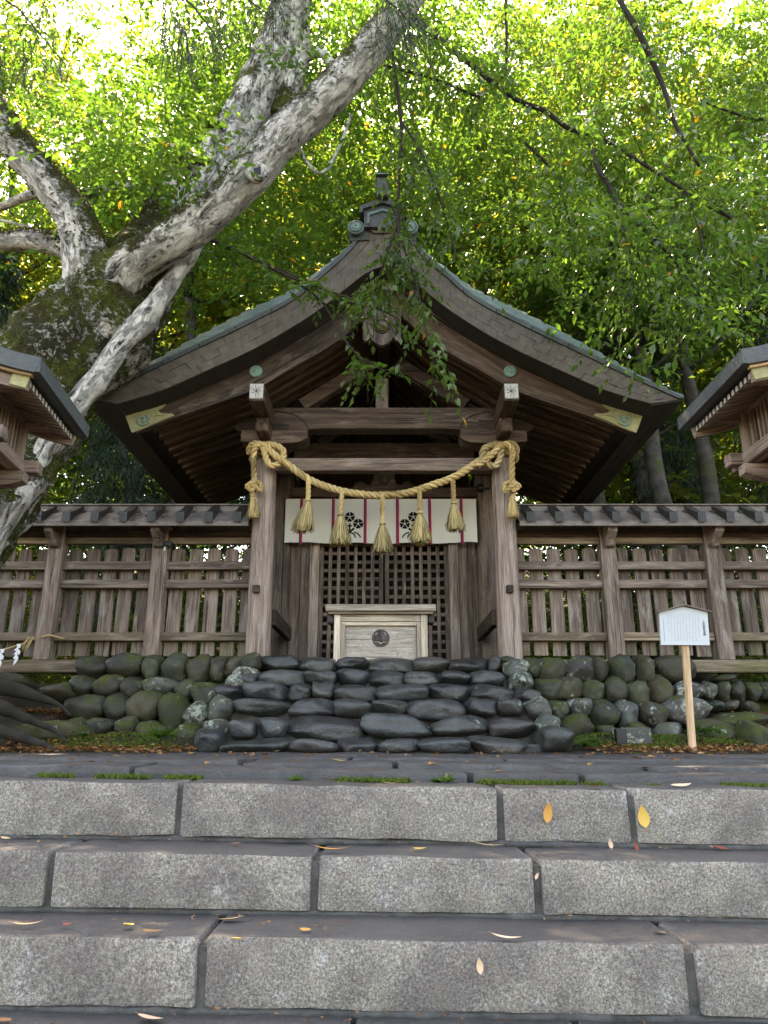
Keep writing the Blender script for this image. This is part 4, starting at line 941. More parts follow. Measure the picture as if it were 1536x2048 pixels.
def limb(name, parent, path, mossy, seg=18, n=40, rough=.10, mat='bark'):
    """path of (px, py, distance, radius px)"""
    P = []
    for x, y, Y, r in path:
        p = PX(x, y, Y); P.append((p.x, p.y, p.z, r * (Y * CT + (p.z - CAMZ) * ST) / FPX))
    q = spline(P, n); sd = rnd.uniform(0, 99)
    def wob(v): k = Vector((sd, 0, 0)); return rough * (1.5 * noise.noise(v * 1.6 + k) + .9 * noise.noise(v * 4.5 + k) + .35 * noise.noise(v * 14))
    V, F, G = tube_vf([Vector(a[:3]) for a in q], list(q[:, 3]), seg, True, wob)
    o = mesh(name, V, F, M[mat], parent, G, True, None, [mossy + (.7 * (1 - smooth(.04, .24, (i // seg) / (n - 1))) if 0 < mossy < .6 else 0) for i in range(len(V))])
    if mat == 'bark' and mossy > .1 and max(q[:, 3]) > .1:
        me = o.data; loc = np.array(WL[o.name]); P_, D_ = [], []
        for _ in range(int(9000 * min(1, mossy * 1.2))):
            f = me.polygons[rnd.randrange(len(me.polygons) - 2)]; w = [rnd.random() for _ in f.vertices]; tw = sum(w); pnt = Vector((0, 0, 0))
            for wi, vi in zip(w, f.vertices): pnt += me.vertices[vi].co * (wi / tw)
            wp = pnt + o.location + (parent.location if parent else Vector()); nn = f.normal
            if nn.z * .8 + 1.3 * noise.noise(wp * 3.0) + .5 * noise.noise(wp * 11) + mossy > .55:
                P_.append(wp - nn * .004); D_.append(nn * .7 + Vector((rnd.gauss(0, .4), rnd.gauss(0, .4), rnd.gauss(-.25, .4))))
        if len(P_) > 20:
            P_, D_ = np.array(P_), unit(np.array(D_)); N_ = unit(np.cross(D_, rng.normal(0, 1, P_.shape))); n_ = len(P_)
            tag(child_obj('moss', leaf_mesh('moss', M['bark_moss'], [[P_, D_, N_, rng.uniform(.015, .045, n_), rng.uniform(.008, .018, n_), rng.random(n_)]]), o, (0, 0, 0)), None, None, None, 'stuff')
    return o
# --- the great mossy tree on the left
big = root('mossy_tree', PX(-60, 1420, 6.5), 'huge leaning tree with white bark and thick moss, left of the gate', 'tree')
limb('trunk', big, [(-330,1400,6.5,175),(-215,1200,6.45,135),(-80,1060,6.42,105),(-14,985,6.4,98),(20,890,6.4,104),(45,800,6.45,118),(88,750,6.46,118),(145,690,6.5,118),(185,650,6.55,110),(233,600,6.62,94),(275,555,6.72,76),(305,515,6.82,50)], .86, 48, 120, .17)
limb('bark_rib', big, [(-30,1110,6.3,30),(40,985,6.26,28),(98,880,6.22,25),(172,785,6.20,24),(228,706,6.22,24),(290,636,6.28,22),(345,560,6.36,18),(398,486,6.5,11),(415,462,6.6,5)], -.55, 16, 80, .22)
limb('limb', big, [(185,660,6.5,72),(180,600,6.4,60),(176,540,6.3,48),(152,440,6.25,40),(98,368,6.2,38),(40,295,6.15,37),(-20,215,6.1,34),(-90,120,6.0,30)], .48, 24, 60, .11)
limb('limb', big, [(140,660,6.5,78),(200,588,6.38,68),(262,532,6.25,48),(330,490,6.12,40),(425,424,6.05,38),(505,345,6.0,40),(560,280,5.95,39),(640,205,5.9,38),(725,115,5.85,36),(790,30,5.8,33),(850,-70,5.75,31)], .48, 28, 100, .09)
limb('limb', big, [(262,560,6.8,80),(330,476,6.9,62),(395,390,6.95,52),(450,305,7.0,47),(500,215,7.05,46),(548,110,7.1,41),(580,10,7.15,36),(600,-80,7.2,32)], .42, 24, 80, .10)
limb('limb', big, [(560,240,7.1,26),(585,160,7.2,28),(596,90,7.3,26),(590,10,7.35,22),(600,-60,7.4,20)], .2, 14, 40, .1)
limb('limb_stub', big, [(215,550,6.7,40),(150,500,6.85,26),(75,482,7.0,22),(0,482,7.1,20),(-70,470,7.2,18)], .42, 14, 40, .14)
limb('limb_stub', big, [(405,370,6.9,30),(425,310,6.85,27),(432,275,6.8,22),(434,256,6.8,17)], .45, 14, 24, .2)
limb('limb_stub', big, [(300,490,6.8,56),(340,420,6.85,46),(385,345,6.9,36),(420,320,6.9,24)], .55, 18, 30, .16)
c_ = PX(515, 345, 5.82)
tube('knot_hole', M['bark'], big, [(c_.x + .075 * math.cos(t), c_.y + .02 * math.sin(t), c_.z + .10 * math.sin(t)) for t in np.linspace(0, 6.4, 22)], [.035 + .01 * math.sin(k * 1.3) for k in range(22)], 8)
disc('hollow_shade', M['black'], big, (c_.x, c_.y + .005, c_.z), .075, .002, 14)  # flat black disc stands in for the shade inside the knot
for q in ([(170,610,6.4,9),(205,470,6.3,7),(150,380,6.2,8),(130,385,7.4,7),(60,400,7.6,6),(0,410,7.7,5)],):
    limb('branch', big, [(165,390,6.3,9),(230,372,6.6,8),(300,380,6.9,6),(360,425,7.1,4)], .2, 8, 30); limb('branch', big, [(110,380,6.3,12),(60,390,6.6,10),(0,415,6.9,8),(-40,430,7.0,7)], .2, 8, 20)
    limb('branch', big, [(610,118,7.2,10),(640,104,7.1,9),(664,128,6.9,9),(688,150,6.5,10)], .0, 8, 24); limb('branch', big, [(590,280,7.2,5),(618,330,7.3,4),(648,345,7.3,4),(680,292,7.4,4),(702,230,7.5,3)], 0, 6, 26)
    limb('branch', big, [(180,520,6.8,5),(100,470,7.2,4),(40,450,7.4,3),(0,440,7.5,3)], 0, 6, 20); limb('branch', big, [(395,470,6.6,5),(470,500,6.9,4),(560,540,7.0,3),(640,575,6.9,2)], 0, 6, 24, .1, 'twig')
for path in ([(-90,1395,6.9,30),(10,1418,6.8,15),(60,1440,6.75,11),(110,1462,6.7,6)], [(-90,1440,6.6,26),(0,1462,6.55,14),(60,1480,6.5,9),(100,1494,6.45,5)], [(-60,1362,7.2,18),(30,1380,7.2,10),(80,1396,7.2,7),(118,1410,7.2,4)]):
    limb('root', big, path + [(path[-1][0] + 25, path[-1][1] + 22, path[-1][2] - .05, 3)], .18, 14, 60, .38, 'root')
def poly_in(poly, n):
    poly = np.array(poly, float); lo, hi = poly.min(0), poly.max(0); out = []
    while len(out) < n:
        x, y = rng.uniform(lo, hi); ins = False
        for (x1, y1), (x2, y2) in zip(poly, np.roll(poly, -1, 0)):
            if (y1 > y) != (y2 > y) and x < (x2 - x1) * (y - y1) / (y2 - y1) + x1: ins = not ins
        if ins: out.append((x, y))
    return out
def region(poly, n, Y0, Y1, clump=0, lumps=60):
    pts = poly_in(poly, n); P = []
    if clump:
        cs = poly_in(poly, lumps); cy_ = rng.uniform(Y0, Y1, lumps)
        for _ in range(n):
            i = int(rng.integers(lumps)); x, y = cs[i]; p = PX(x, y, cy_[i]); P.append(np.array(p) + rng.normal(0, 1, 3) * clump * np.array([1.15, 1.15, .24]))
    else:
        for x, y in pts: P.append(np.array(PX(x, y, rng.uniform(Y0, Y1))))
    return np.array(P)
def clear(B):
    """leave the two places open where the photograph's canopy lets the sky through"""
    d = B - np.array([0, 0, CAMZ]); dep = d[:, 1] * CT + d[:, 2] * ST; x = 768 + FPX * d[:, 0] / dep; y = 1024 - FPX * (d[:, 2] * CT - d[:, 1] * ST) / dep
    ok = np.ones(len(B), bool)
    for cx, cy, rx, ry in ((250, 30, 75, 80), (625, 275, 60, 50), (80, 310, 40, 40), (985, 60, 40, 30)): ok &= ((x - cx) / rx) ** 2 + ((y - cy) / ry) ** 2 > 1
    return B[ok]
def leafy(B, k=9, L=(.35, .7), ll=.11, lw=.05, droop=.3, hang=.4):
    B = clear(B); return sprays(B, headings(len(B)), rng.uniform(*L, len(B)), k, ll, lw, droop, None, hang)
def along(paths, per, side=.32):
    B, H = [], []
    for p in paths:
        q = np.array([PX(x, y, Y) for x, y, Y, r in p]); q = spline(q, 80)
        for _ in range(per):
            i = int(rng.integers(8, 79)); t = unit(q[i] - q[i-1]); B.append(q[i] + rng.normal(0, .03, 3)); a = rng.uniform(0, 6.28); h = np.array([math.cos(a), math.sin(a), rng.uniform(-.7, .1)]); H.append(unit(h * .8 + t * .6))
    return np.array(B), np.array(H)
def twigs(B, H, Ls, parent, nm='twig', r=.0028):
    V, F = [], []
    for b, h, l in zip(B, H, Ls):
        p = [b + h * l * t + np.array([0, 0, -.25 * l * t * t]) for t in (0, .5, 1)]; o = len(V); s_ = unit(np.cross(h, UP)) * r
        for q in p: V += [q - s_, q + s_, q + np.array([0, 0, r * 1.6])]
        for i in range(2):
            for k in range(3): F.append([o+i*3+k, o+i*3+(k+1) % 3, o+i*3+3+(k+1) % 3, o+i*3+3+k])
    if V: tag(mesh(nm, V, F, M['twig'], parent), None, None, None, 'stuff')
def crown(name, parent, parts, mat='leaf'): return child_obj(name, leaf_mesh(name, M[mat], parts), parent, (0, 0, 0))
# leaves of the great tree: upper left of the view and the sprays that dip in front of the gable
LPOLY = [(-80,-60),(760,-60),(720,120),(640,260),(700,470),(560,560),(420,560),(330,640),(240,700),(180,560),(60,600),(-60,520)]
parts = []
B = region(LPOLY, 1500, 6.9, 10.5, .30, 110); parts.append(leafy(B))
B = region([(60,150),(330,170),(400,330),(250,400),(120,320)], 150, 5.4, 6.6, .22, 16); parts.append(leafy(B, 10))
dip = [[(395,470,6.6,4),(470,500,6.7,3),(560,545,6.6,3),(650,580,6.5,2),(740,610,6.4,2),(800,640,6.35,1)], [(560,545,6.6,2),(640,600,6.5,2),(690,680,6.4,2),(740,730,6.35,1),(810,745,6.3,1)], [(520,520,6.7,2),(600,560,6.6,2),(700,590,6.5,2),(780,600,6.5,1)]]
for p in dip[:2]: limb('branch', big, p, 0, 5, 30, .1, 'twig')
B, H = along(dip, 17); parts.append(sprays(B, H, rng.uniform(.2, .42, len(B)), 8, .10, .05, .12, .4 + rng.random(len(B)) * .55, .18)); twigs(B, H, np.full(len(B), .35), big)
crown('crown', big, parts)
# --- the tree whose boughs overhang from the right, its trunk outside the view
oh = root('overhanging_tree', (6.2, 6.4, .1), 'broad tree whose thin drooping boughs of fresh green leaves overhang from the right', 'tree')
tube('trunk', M['bark_far'], oh, [(6.2 + .15 * math.sin(z), 6.4, z) for z in np.linspace(-.1, 9, 24)], [.42 - .025 * z for z in np.linspace(0, 9, 24)], 16, lambda v: .1 * noise.noise(v * 3))
BR = [[(790,0,6.7,6),(854,57,6.6,6),(940,128,6.6,6),(1030,197,6.5,5),(1090,222,6.45,5),(1134,255,6.4,5),(1200,276,6.4,4),(1284,326,6.3,4),(1400,400,6.2,4),(1481,446,6.1,4)],
      [(1225,-60,5.6,7),(1240,0,5.6,6),(1284,78,5.6,6),(1325,171,5.6,5),(1351,249,5.6,4),(1398,332,5.6,3)],
      [(1180,290,6.2,5),(1196,337,6.1,5),(1232,399,6.0,4),(1258,497,5.9,3),(1266,549,5.9,2),(1268,620,5.9,2)],
      [(1232,399,6.0,4),(1290,460,5.9,4),(1346,518,5.9,3),(1400,590,5.8,2)],
      [(1340,360,6.2,3),(1375,390,6.1,3),(1398,460,6.0,2),(1420,560,5.9,2)],
      [(781,20,6.2,4),(783,93,6.2,4),(802,243,6.1,4),(798,360,6.1,3),(797,466,6.1,3),(802,560,6.1,2)],
      [(802,243,6.1,3),(840,300,6.0,3),(880,400,6.0,2),(915,520,6.0,2)],
      [(1050,285,6.6,3),(1110,350,6.7,3),(1140,450,6.7,2)], [(760,130,6.5,4),(860,155,6.6,3),(960,195,6.6,3)],
      [(1536,240,6,4),(1480,230,6,3),(1400,200,6,2)], [(1010,-60,6.2,3),(1013,60,6.2,3),(1012,150,6.2,2)], [(797,466,6.1,2),(830,560,6.0,2),(850,650,5.95,2),(870,735,5.9,1)], [(797,440,6.1,2),(770,520,6.1,2),(745,590,6.1,1)]]
for p in BR: limb('branch', oh, p, -.3, 7, 36, .12, 'twig')
tube('bough', M['bark_far'], oh, [(6.2, 6.4, 7.6), (5, 6.2, 9.2), (3.4, 6, 9.8), (2.0, 5.8, 9.9)], [.2, .15, .11, .06], 10)
parts = []
B, H = along(BR, 22); parts.append(sprays(B, H, rng.uniform(.22, .5, len(B)), 8, .10, .046, .35, None, .6)); twigs(B, H, np.full(len(B), .36), oh)
for p in (BR[11], BR[12], BR[5][2:], BR[6]):
    B, H = along([p], 8); parts.append(sprays(B, H, rng.uniform(.15, .34, len(B)), 8, .098, .048, .28, .4 + rng.random(len(B)) * .55, .42))
RPOLY = [(740,-60),(1600,-60),(1600,640),(1440,600),(1360,690),(1280,600),(1180,640),(1100,520),(960,560),(900,430),(780,420),(740,200)]
B = region(RPOLY, 1500, 5.4, 9.5, .26, 130); parts.append(leafy(B, 9, (.3, .6), .105, .048, .35, .6)); twigs(B[::4], headings(len(B[::4])), np.full(len(B[::4]), .4), oh)
B = region([(1060,330),(1536,330),(1536,640),(1300,680),(1180,560)], 260, 5.2, 7, .24, 26); parts.append(leafy(B, 9, (.3, .6), .10, .047, .4, .7))
B = region([(-40,-60),(1580,-60),(1580,260),(1000,300),(860,180),(640,260),(420,240),(-40,300)], 900, 8.5, 12.5, .4, 90); parts.append(leafy(B, 9, (.3, .6), .13, .06, .35, .5))
# leaf slabs added above the view, shaped to block sun and shade the steps
def slab(n, x0, x1, y0, y1, z0, z1, lump):
    cs = np.stack([rng.uniform(x0, x1, lump), rng.uniform(y0, y1, lump), rng.uniform(z0, z1, lump)], 1); return cs[rng.integers(lump, size=n)] + rng.normal(0, 1, (n, 3)) * np.array([.55, .55, .25])
B = slab(160, -1, 9, 4, 12, 8.2, 12, 90); parts.append(leafy(B, 9, (.4, .8), .11, .05))
B = slab(1500, -4.3, 1.0, 6.2, 11.5, 8.7, 10.2, 90); parts.append(leafy(B, 9, (.4, .8), .12, .055))  # unseen dense slab, added to keep sun off the treads and landing
crown('crown', oh, parts)
bt = [leafy(slab(160, -9, 0, 4, 12, 8.2, 12, 80), 9, (.4, .8), .11, .05)]
crown('added_shade_leaves', big, bt)  # unseen leaves added overhead for shade

# ------------------------------------------------------------------ the grove behind
def grove_template(kind, seed):
    g = np.random.default_rng(seed); out = []
    if kind == 'leafy':
        nb = 62; d = unit(g.normal(0, 1, (nb, 3))); cs = d * (g.uniform(.25, 1.0, nb) ** .5)[:, None] * np.array([1, 1, 1.25])
        B = np.repeat(cs, 22, 0) + g.normal(0, 1, (nb * 22, 3)) * np.array([.17, .17, .045])
        rv = np.repeat(g.random(nb), 22) * .6 + g.random(nb * 22) * .4
        out = sprays(B, headings(len(B), -.2, .1), g.uniform(.10, .2, len(B)), 9, .056, .028, .2, rv, .25)
        return [out]
    for i in range(170):                                # drooping conifer boughs
        h = g.uniform(-1.3, 1.3); rad = .62 * (1 - (h + 1.3) / 3.2) + .08; a = g.uniform(0, 6.283); c = np.array([math.cos(a), math.sin(a), 0])
        m = 30; t = g.uniform(.15, 1, m); B = c * (rad * t)[:, None] + np.array([0, 0, h]) + np.stack([g.normal(0, .05, m), g.normal(0, .05, m), -.25 * rad * t ** 2 + g.normal(0, .03, m)], 1)
        H = unit(c * .7 + g.normal(0, .5, (m, 3)) + np.array([0, 0, -.5])); out.append(sprays(B, H, g.uniform(.06, .12, m), 5, .055, .009, .5, np.full(m, g.random()), .9, .4))
    return out
TM = {('leafy', k): [leaf_mesh('crown', M[mat], grove_template('leafy', 100 + k + 7 * j)) for j in range(2)] for k, mat in enumerate(('leaf_far', 'leaf_yellow'))}
CM = [leaf_mesh('crown', M['needle'], grove_template('conifer', 300 + j)) for j in range(2)]
TRUNK = {}
def grove_tree(X, Y, zc, rad, kind, lean=0, tr=.11, label=None, i=[0]):
    i[0] += 1; g = gz(X, Y); name = 'conifer_tree' if kind == 2 else 'grove_tree'
    t = root(name, (X, Y, g), label or ('dark blue-green conifer standing among the grove trees behind the gate' if kind == 2 else ('yellow-green leafy tree in the dense grove behind the gate' if kind == 1 else 'green leafy tree in the dense grove behind the gate')),
             'tree', None if label else ('conifers of the grove' if kind == 2 else ('yellowing trees of the grove' if kind == 1 else 'green trees of the grove')))
    top = zc + rad * (.9 if kind == 2 else .5); n = 16; ph = rnd.uniform(0, 6)
    pts = [(X + lean * (k / n) ** 1.5 + .12 * math.sin(ph + k * .7), Y + .1 * math.cos(ph + k * .6), g - .1 + (top - g) * k / n) for k in range(n + 1)]
    tk = tube('trunk', M['bark_far'], t, pts, [tr * (1.25 - k / n) + .02 for k in range(n + 1)], 10, lambda v: .12 * noise.noise(v * 3))
    if kind != 2:
        V, F, G = [], [], []
        for q in range(9):
            k = rnd.randint(10, 14); p = Vector(pts[k]); a = rnd.uniform(0, 6.28); d = Vector((math.cos(a), math.sin(a), rnd.uniform(.3, .9))) * rad * rnd.uniform(.5, .95)
            tube('limb', M['bark_far'], tk, [p, p + d * .35 + Vector((0, 0, -.1)), p + d * .7, p + d + Vector((0, 0, .15))], [tr * .42, tr * .3, tr * .2, tr * .06], 6)
    me = CM[i[0] % 2] if kind == 2 else TM[('leafy', kind)][i[0] % 2]
    o = child_obj('crown', me, t, (X + lean * .8, Y, zc)); o.scale = (rad, rad, rad * (1.3 if kind == 2 else rnd.uniform(.85, 1.2))); o.rotation_euler = (0, 0, rnd.uniform(0, 6.28)); return t
# (x, distance, crown centre height, crown radius, 0 green / 1 yellowing / 2 conifer)
for a in [(-8.5,13,6.5,3.4,0),(-5.2,14.5,8.5,3.6,1),(-1.6,15,9.5,3.6,1),(2.3,14.5,9.0,3.5,0),(5.6,13.5,7.5,3.5,1),(9.3,14,7.0,3.6,0),
          (-11.5,19,9,4.6,1),(-6.5,21,12,5,0),(-2.2,21,13.5,5,1),(3.6,20,13,5,0),(8.2,20,11.5,5,1),(13,20,9,4.8,0),
          (-14,29,12,6.5,0),(-5,30,17,6.5,1),(3,31,18,6.8,1),(11,30,15,6.8,0),(19,30,13,6.5,0),(-22,31,13,7,1),
          (-17,44,20,9,0),(-2,46,25,9.5,0),(14,45,22,9.5,1),(28,45,18,9,0),(-32,46,18,9,0),
          (-3.9,17,4.2,2.6,0),(4.6,17,4.0,2.6,0),(0,24,6,4,0),(-9.5,24,5.5,4,0),(9.5,25,5.5,4,0),
          (0.6,12.6,11.6,2.6,0),(-3.6,12.2,11.2,2.6,0),(4.4,12,11.2,2.7,1),(8,12.5,11.0,2.8,0),(-7.2,12,10.6,2.8,1)]:
    grove_tree(*a)
for a in [(-4.4,11.8,4.6,1.7,2),(-6.8,10.6,4.4,2.4,2),(-9.5,12.5,6,3.0,2),(5.0,12.2,4.8,1.7,2),(7.2,11.2,4.6,2.5,2),(-2.2,13.2,4.2,1.5,2),(11,16,7.5,4,2),(-13,17,8,4.2,2)]:
    grove_tree(*a[:4], 2, 0, .10)
grove_tree(3.5, 11.6, 6.4, 1.7, 0, .35, .13, 'pale-barked tree trunk rising just right of the gate roof slope')
grove_tree(4.35, 10.4, 7.8, 1.6, 0, -.7, .12, 'mossy trunk leaning left beyond the right fence, beside the roof eave')
grove_tree(5.0, 11.0, 8.2, 1.7, 0, .1, .13, 'straight lichen-spotted trunk between the gate eave and the lantern at right')
# dripping conifer boughs at the very top of the view
def bough(parent_label, x, y, Y, n, sx, sy, brown=0):
    p = PX(x, y, Y); t = root('conifer_bough', p, parent_label, 'branch')
    B = np.array([np.array(PX(x + rng.uniform(-1, 1) * sx, y + rng.uniform(-1, .9) * sy, Y + rng.uniform(-.3, .3))) for _ in range(n)])
    H = unit(rng.normal(0, .35, (n, 3)) + np.array([.25, 0, -1])); rv = np.clip(rng.random(n) * .6, 0, 1)
    crown('needles', t, [sprays(B, H, rng.uniform(.12, .3, n), 14, .06, .0075, .3, rv, .5, .35)], 'needle'); twigs(B, H, np.full(n, .25), t)
    tube('stem', M['twig'], t, [PX(x - sx * 1.2, y - sy * 1.3, Y), PX(x, y - sy * .4, Y), PX(x + sx * .9, y + sy * .8, Y)], [.012, .009, .003], 6)
bough('drooping dark conifer bough hanging at the top, left of the white limbs', 385, 40, 4.6, 110, 75, 75)
bough('dark conifer bough hanging in front of the leaning white limb at the top', 800, 45, 5.0, 100, 60, 60)
bough('conifer bough at the top left corner above the mossy tree', 40, 60, 5.2, 120, 110, 100)
bough('small conifer bough beside the upright white limb at the top', 490, 10, 5.4, 60, 70, 40)

# ------------------------------------------------------------------ undergrowth, moss, weeds, litter
n = 6000; B = np.stack([rng.uniform(-10, 10, n), rng.uniform(10.6, 16, n), np.zeros(n)], 1); B[:, 2] = [gz(x, y) + rng.uniform(0, 1) ** 1.5 * (1.7 + .9 * noise.noise(Vector((x * .6, y * .6, 0)))) + .05 for x, y, _ in B]
o = child_obj('undergrowth', leaf_mesh('undergrowth', M['leaf_yellow'], [leafy(B, 9, (.3, .7), .12, .06)]), None, (0, 0, 0)); tag(o, 'sunlit undergrowth behind the plank fences', None, None, 'stuff')
n = 3800; B = np.stack([rng.uniform(-24, 24, n), rng.uniform(21, 40, n), np.zeros(n)], 1); B[:, 2] = [gz(x, y) + rng.uniform(0, 1) * 8.5 for x, y, _ in B]
o = child_obj('thicket', leaf_mesh('thicket', M['leaf_far'], [leafy(B, 9, (.6, 1.3), .30, .16)]), None, (0, 0, 0)); tag(o, 'shadowy thicket far back in the grove', None, None, 'stuff')
def tufts(name, label, P, hgt, w, mat, k=1):
    n = len(P); D = unit(np.stack([rng.normal(0, .5, n), rng.normal(0, .5, n), np.ones(n)], 1)); N = unit(np.cross(D, rng.normal(0, 1, (n, 3)))); L = hgt * rng.uniform(.4, 1.3, n)
    o = child_obj(name, leaf_mesh(name, M[mat], [[P, D, N, L, np.full(n, w), rng.random(n)]]), None, (0, 0, 0)); return tag(o, label, None, None, 'stuff')
P = []
for x0, x1, y, dens in ((75,150,1559,300),(190,300,1559,700),(330,405,1558,600),(670,820,1561,900),(955,1150,1563,1500),(1440,1536,1568,1400),(1160,1210,1567,150)):
    for _ in range(dens):
        x = x0 + (x1 - x0) * rng.random(); q = PX(x, 1550, 3.62 - abs(rng.normal(0, .025))); P.append((q.x, q.y, -.075 - SL * q.x + rng.normal(0, .003)))
tufts('moss', 'bright moss in the joint above the top granite step', np.array(P), .022, .008, 'moss')
P = []
for cx, cy, sx, sy in ((200,1492,150,8),(150,1480,60,14),(300,1488,60,12),(1180,1480,60,16),(1290,1492,70,8),(1330,1470,50,14),(1440,1440,60,8)):
    for _ in range(1500):
        x = cx + rng.normal(0, .45) * sx; Y = 6.75 + rng.random() * .5; q = PX(x, 1490, Y); P.append((q.x, Y, gz(q.x, Y) + .01 + .05 * max(0, noise.noise(Vector((q.x * 3, Y * 3, 0))))))
tufts('moss_cushions', 'soft green moss at the foot of the boulder walls', np.array(P), .018, .012, 'moss')
def litter(name, label, rects, n):
    P = []
    for x0, x1, y0, y1, zf in rects:
        for _ in range(n):
            X, Y = rng.uniform(x0, x1), rng.uniform(y0, y1); P.append((X, Y, zf(X, Y) + rng.uniform(.004, .03)))
    P = np.array(P); m = len(P); D = headings(m, -.12, .3); N = unit(UP + rng.normal(0, .35, (m, 3))); N = unit(N - D * (N * D).sum(-1, keepdims=True)); L = rng.uniform(.010, .028, m) if 'tread' in label else rng.uniform(.025, .065, m)
    o = child_obj(name, leaf_mesh(name, M['litter'], [[P, D, N, L, L * rng.uniform(.3, .6, m), rng.random(m)]]), None, (0, 0, 0)); return tag(o, label, None, None, 'stuff')
litter('leaf_litter', 'brown and orange fallen leaves on the soil left of the stair', [(-3.4, -1.55, 6.35, 6.9, gz), (-3.4, -2.3, 6.9, 8.0, gz), (-4.2, -2.4, 8.0, 8.4, gz)], 1100)
litter('leaf_litter', 'brown and orange fallen leaves on the soil right of the stair', [(1.75, 3.6, 6.35, 6.9, gz), (2.7, 4.2, 6.7, 8.0, gz)], 1000)
litter('leaf_crumbs', 'tiny bits of leaf scattered over the paving', [(-3, 3, 3.7, 6.4, lambda x, y: -.004 if y > 4.14 else -.026 - SL * x)], 230)
for (ys_, zs_), (yn, zn) in zip(STEPS[1:4], STEPS[:3]):
    litter('leaf_crumbs', 'tiny bits of leaf and twig in the corner of a granite tread', [(-2.4, 2.4, yn - .05, yn - .012, lambda x, y, q=zs_: q - SL * x), (-2.4, 2.4, ys_ + .03, yn - .03, lambda x, y, q=zs_: q - SL * x)], 34)
litter('roof_leaves', 'brown leaves caught between the cleats of the left fence roof', [(-3.3, -2.3, 7.9, 8.1, lambda x, y: zy(1043, 7.86) + .02 + (y - 7.85) * .6)], 60)
def weed(px, py, Y, z, n, s, label, mat='leaf', fern=False):
    p = PX(px, py, Y); b = np.array([p.x, p.y, z]); t = root('fern' if fern else 'weed', b, label, 'fern' if fern else 'weed')
    if fern:
        H = headings(n, .5, 1.2); parts = [sprays(np.repeat(b[None], n, 0), H, rng.uniform(.8, 1.2, n) * s, 22, s * .22, s * .06, .9, rng.random(n) * .4, .1, .9)]
    else:
        H = headings(n, .2, 1.0); parts = [sprays(np.repeat(b[None], n, 0), H, rng.uniform(.5, 1.1, n) * s, 5, s * .55, s * .36, .3, rng.random(n) * .4, .0, .6)]
    crown('leaves', t, parts, mat)
wz = -.073
weed(592, 1555, 3.62, wz, 7, .05, 'tiny round-leaved weed in the joint above the second block of the top step')
weed(885, 1560, 3.6, wz - .002, 10, .06, 'bright green weed in the joint below the centre of the stone stair')
weed(1305, 1572, 3.58, wz - .02, 5, .045, 'lone pointed green sprout in the joint toward the right')
weed(190, 1553, 3.62, wz, 5, .035, 'very small weed at the left end of the mossy joint')
weed(325, 1482, 6.7, .12, 14, .14, 'fern-like seedling on the moss left of the stone stair', 'leaf')
weed(160, 1470, 6.9, .14, 9, .08, 'small clover-leaved plant on the mossy rock at left')
weed(1178, 1487, 6.6, .06, 14, .11, 'leafy weed beside the right foot of the stone stair')
weed(8, 1460, 6.6, .14, 9, .14, 'grassy green plant among the tree roots at the left edge')
weed(1405, 1452, 7.0, .17, 16, .24, 'green fern arching beside the sign post', 'leaf', True)
weed(410, 1310, 7.6, .6, 4, .05, 'sprig sprouting on top of the left boulder wall')

# single fallen leaves
LC = {'orange': (.50, .24, .06), 'yellow': (.56, .36, .08), 'tan': (.46, .32, .17), 'brown': (.22, .11, .05), 'red': (.30, .06, .035), 'pale': (.62, .42, .28)}
for k, v in LC.items(): M['fall_' + k] = flat('fallen_leaf_' + k, v, .65, .3, 0, .35, 60)
def fallen(px, py, where, col, size, ang, label, wr=.45, curl=.25):
    """where: ('z', height) lies on a level surface, ('y', distance) clings to an upright face"""
    n = 9; V, F = [], []; L = 1.0
    for i in range(n):
        t = i / (n - 1); w = wr * .5 * (math.sin(math.pi * min(1, t * 1.02) ** .8) ** .8 if t < .985 else 0) + .004; zc = curl * (4 * (t - .5) ** 2) * .35
        V += [(t - .5, -w, zc + w * curl * .8), (t - .5, 0, zc), (t - .5, w, zc + w * curl * .8)]
    for i in range(n - 1):
        for k in (0, 1): F.append([i*3+k, i*3+k+1, i*3+k+4, i*3+k+3])
    V += [(-.5, -.012, .01 + curl * .35), (-.5, .012, .01 + curl * .35), (-.68, .0, .03 + curl * .45)]; o_ = len(V); F.append([o_ - 3, o_ - 2, o_ - 1])
    me = mesh_data('fallen_leaf', V, F, M['fall_' + col], None, True)
    if where[0] == 'z':
        p = PZ(px, py, where[1]); z = where[1]
        p = PZ(px, py, where[1] - SL * p.x * (1 if p.y < 4.1 else .3)); p.z += .006
    else: p = PX(px, py, where[1]); p.y -= .006
    dp = p.y * CT + (p.z - CAMZ) * ST; o = child_obj('fallen_leaf', me, None, p); s_ = size * dp / FPX; o.scale = (s_, s_, s_)
    o.rotation_euler = (rnd.uniform(-.2, .2), rnd.uniform(-.15, .15), R(ang)) if where[0] == 'z' else (R(90) + rnd.uniform(-.1, .1), R(-ang), 0)
    if where[0] == 'y': o.rotation_euler = Euler((R(90), 0, 0)).to_matrix().to_4x4().to_euler(); o.rotation_euler.rotate_axis('Z', R(ang))
    tag(o, label, 'leaf', 'single fallen leaves on the steps')
z1, z2, z3, z4, za = -.066, -.296, -.502, -.721, -.02
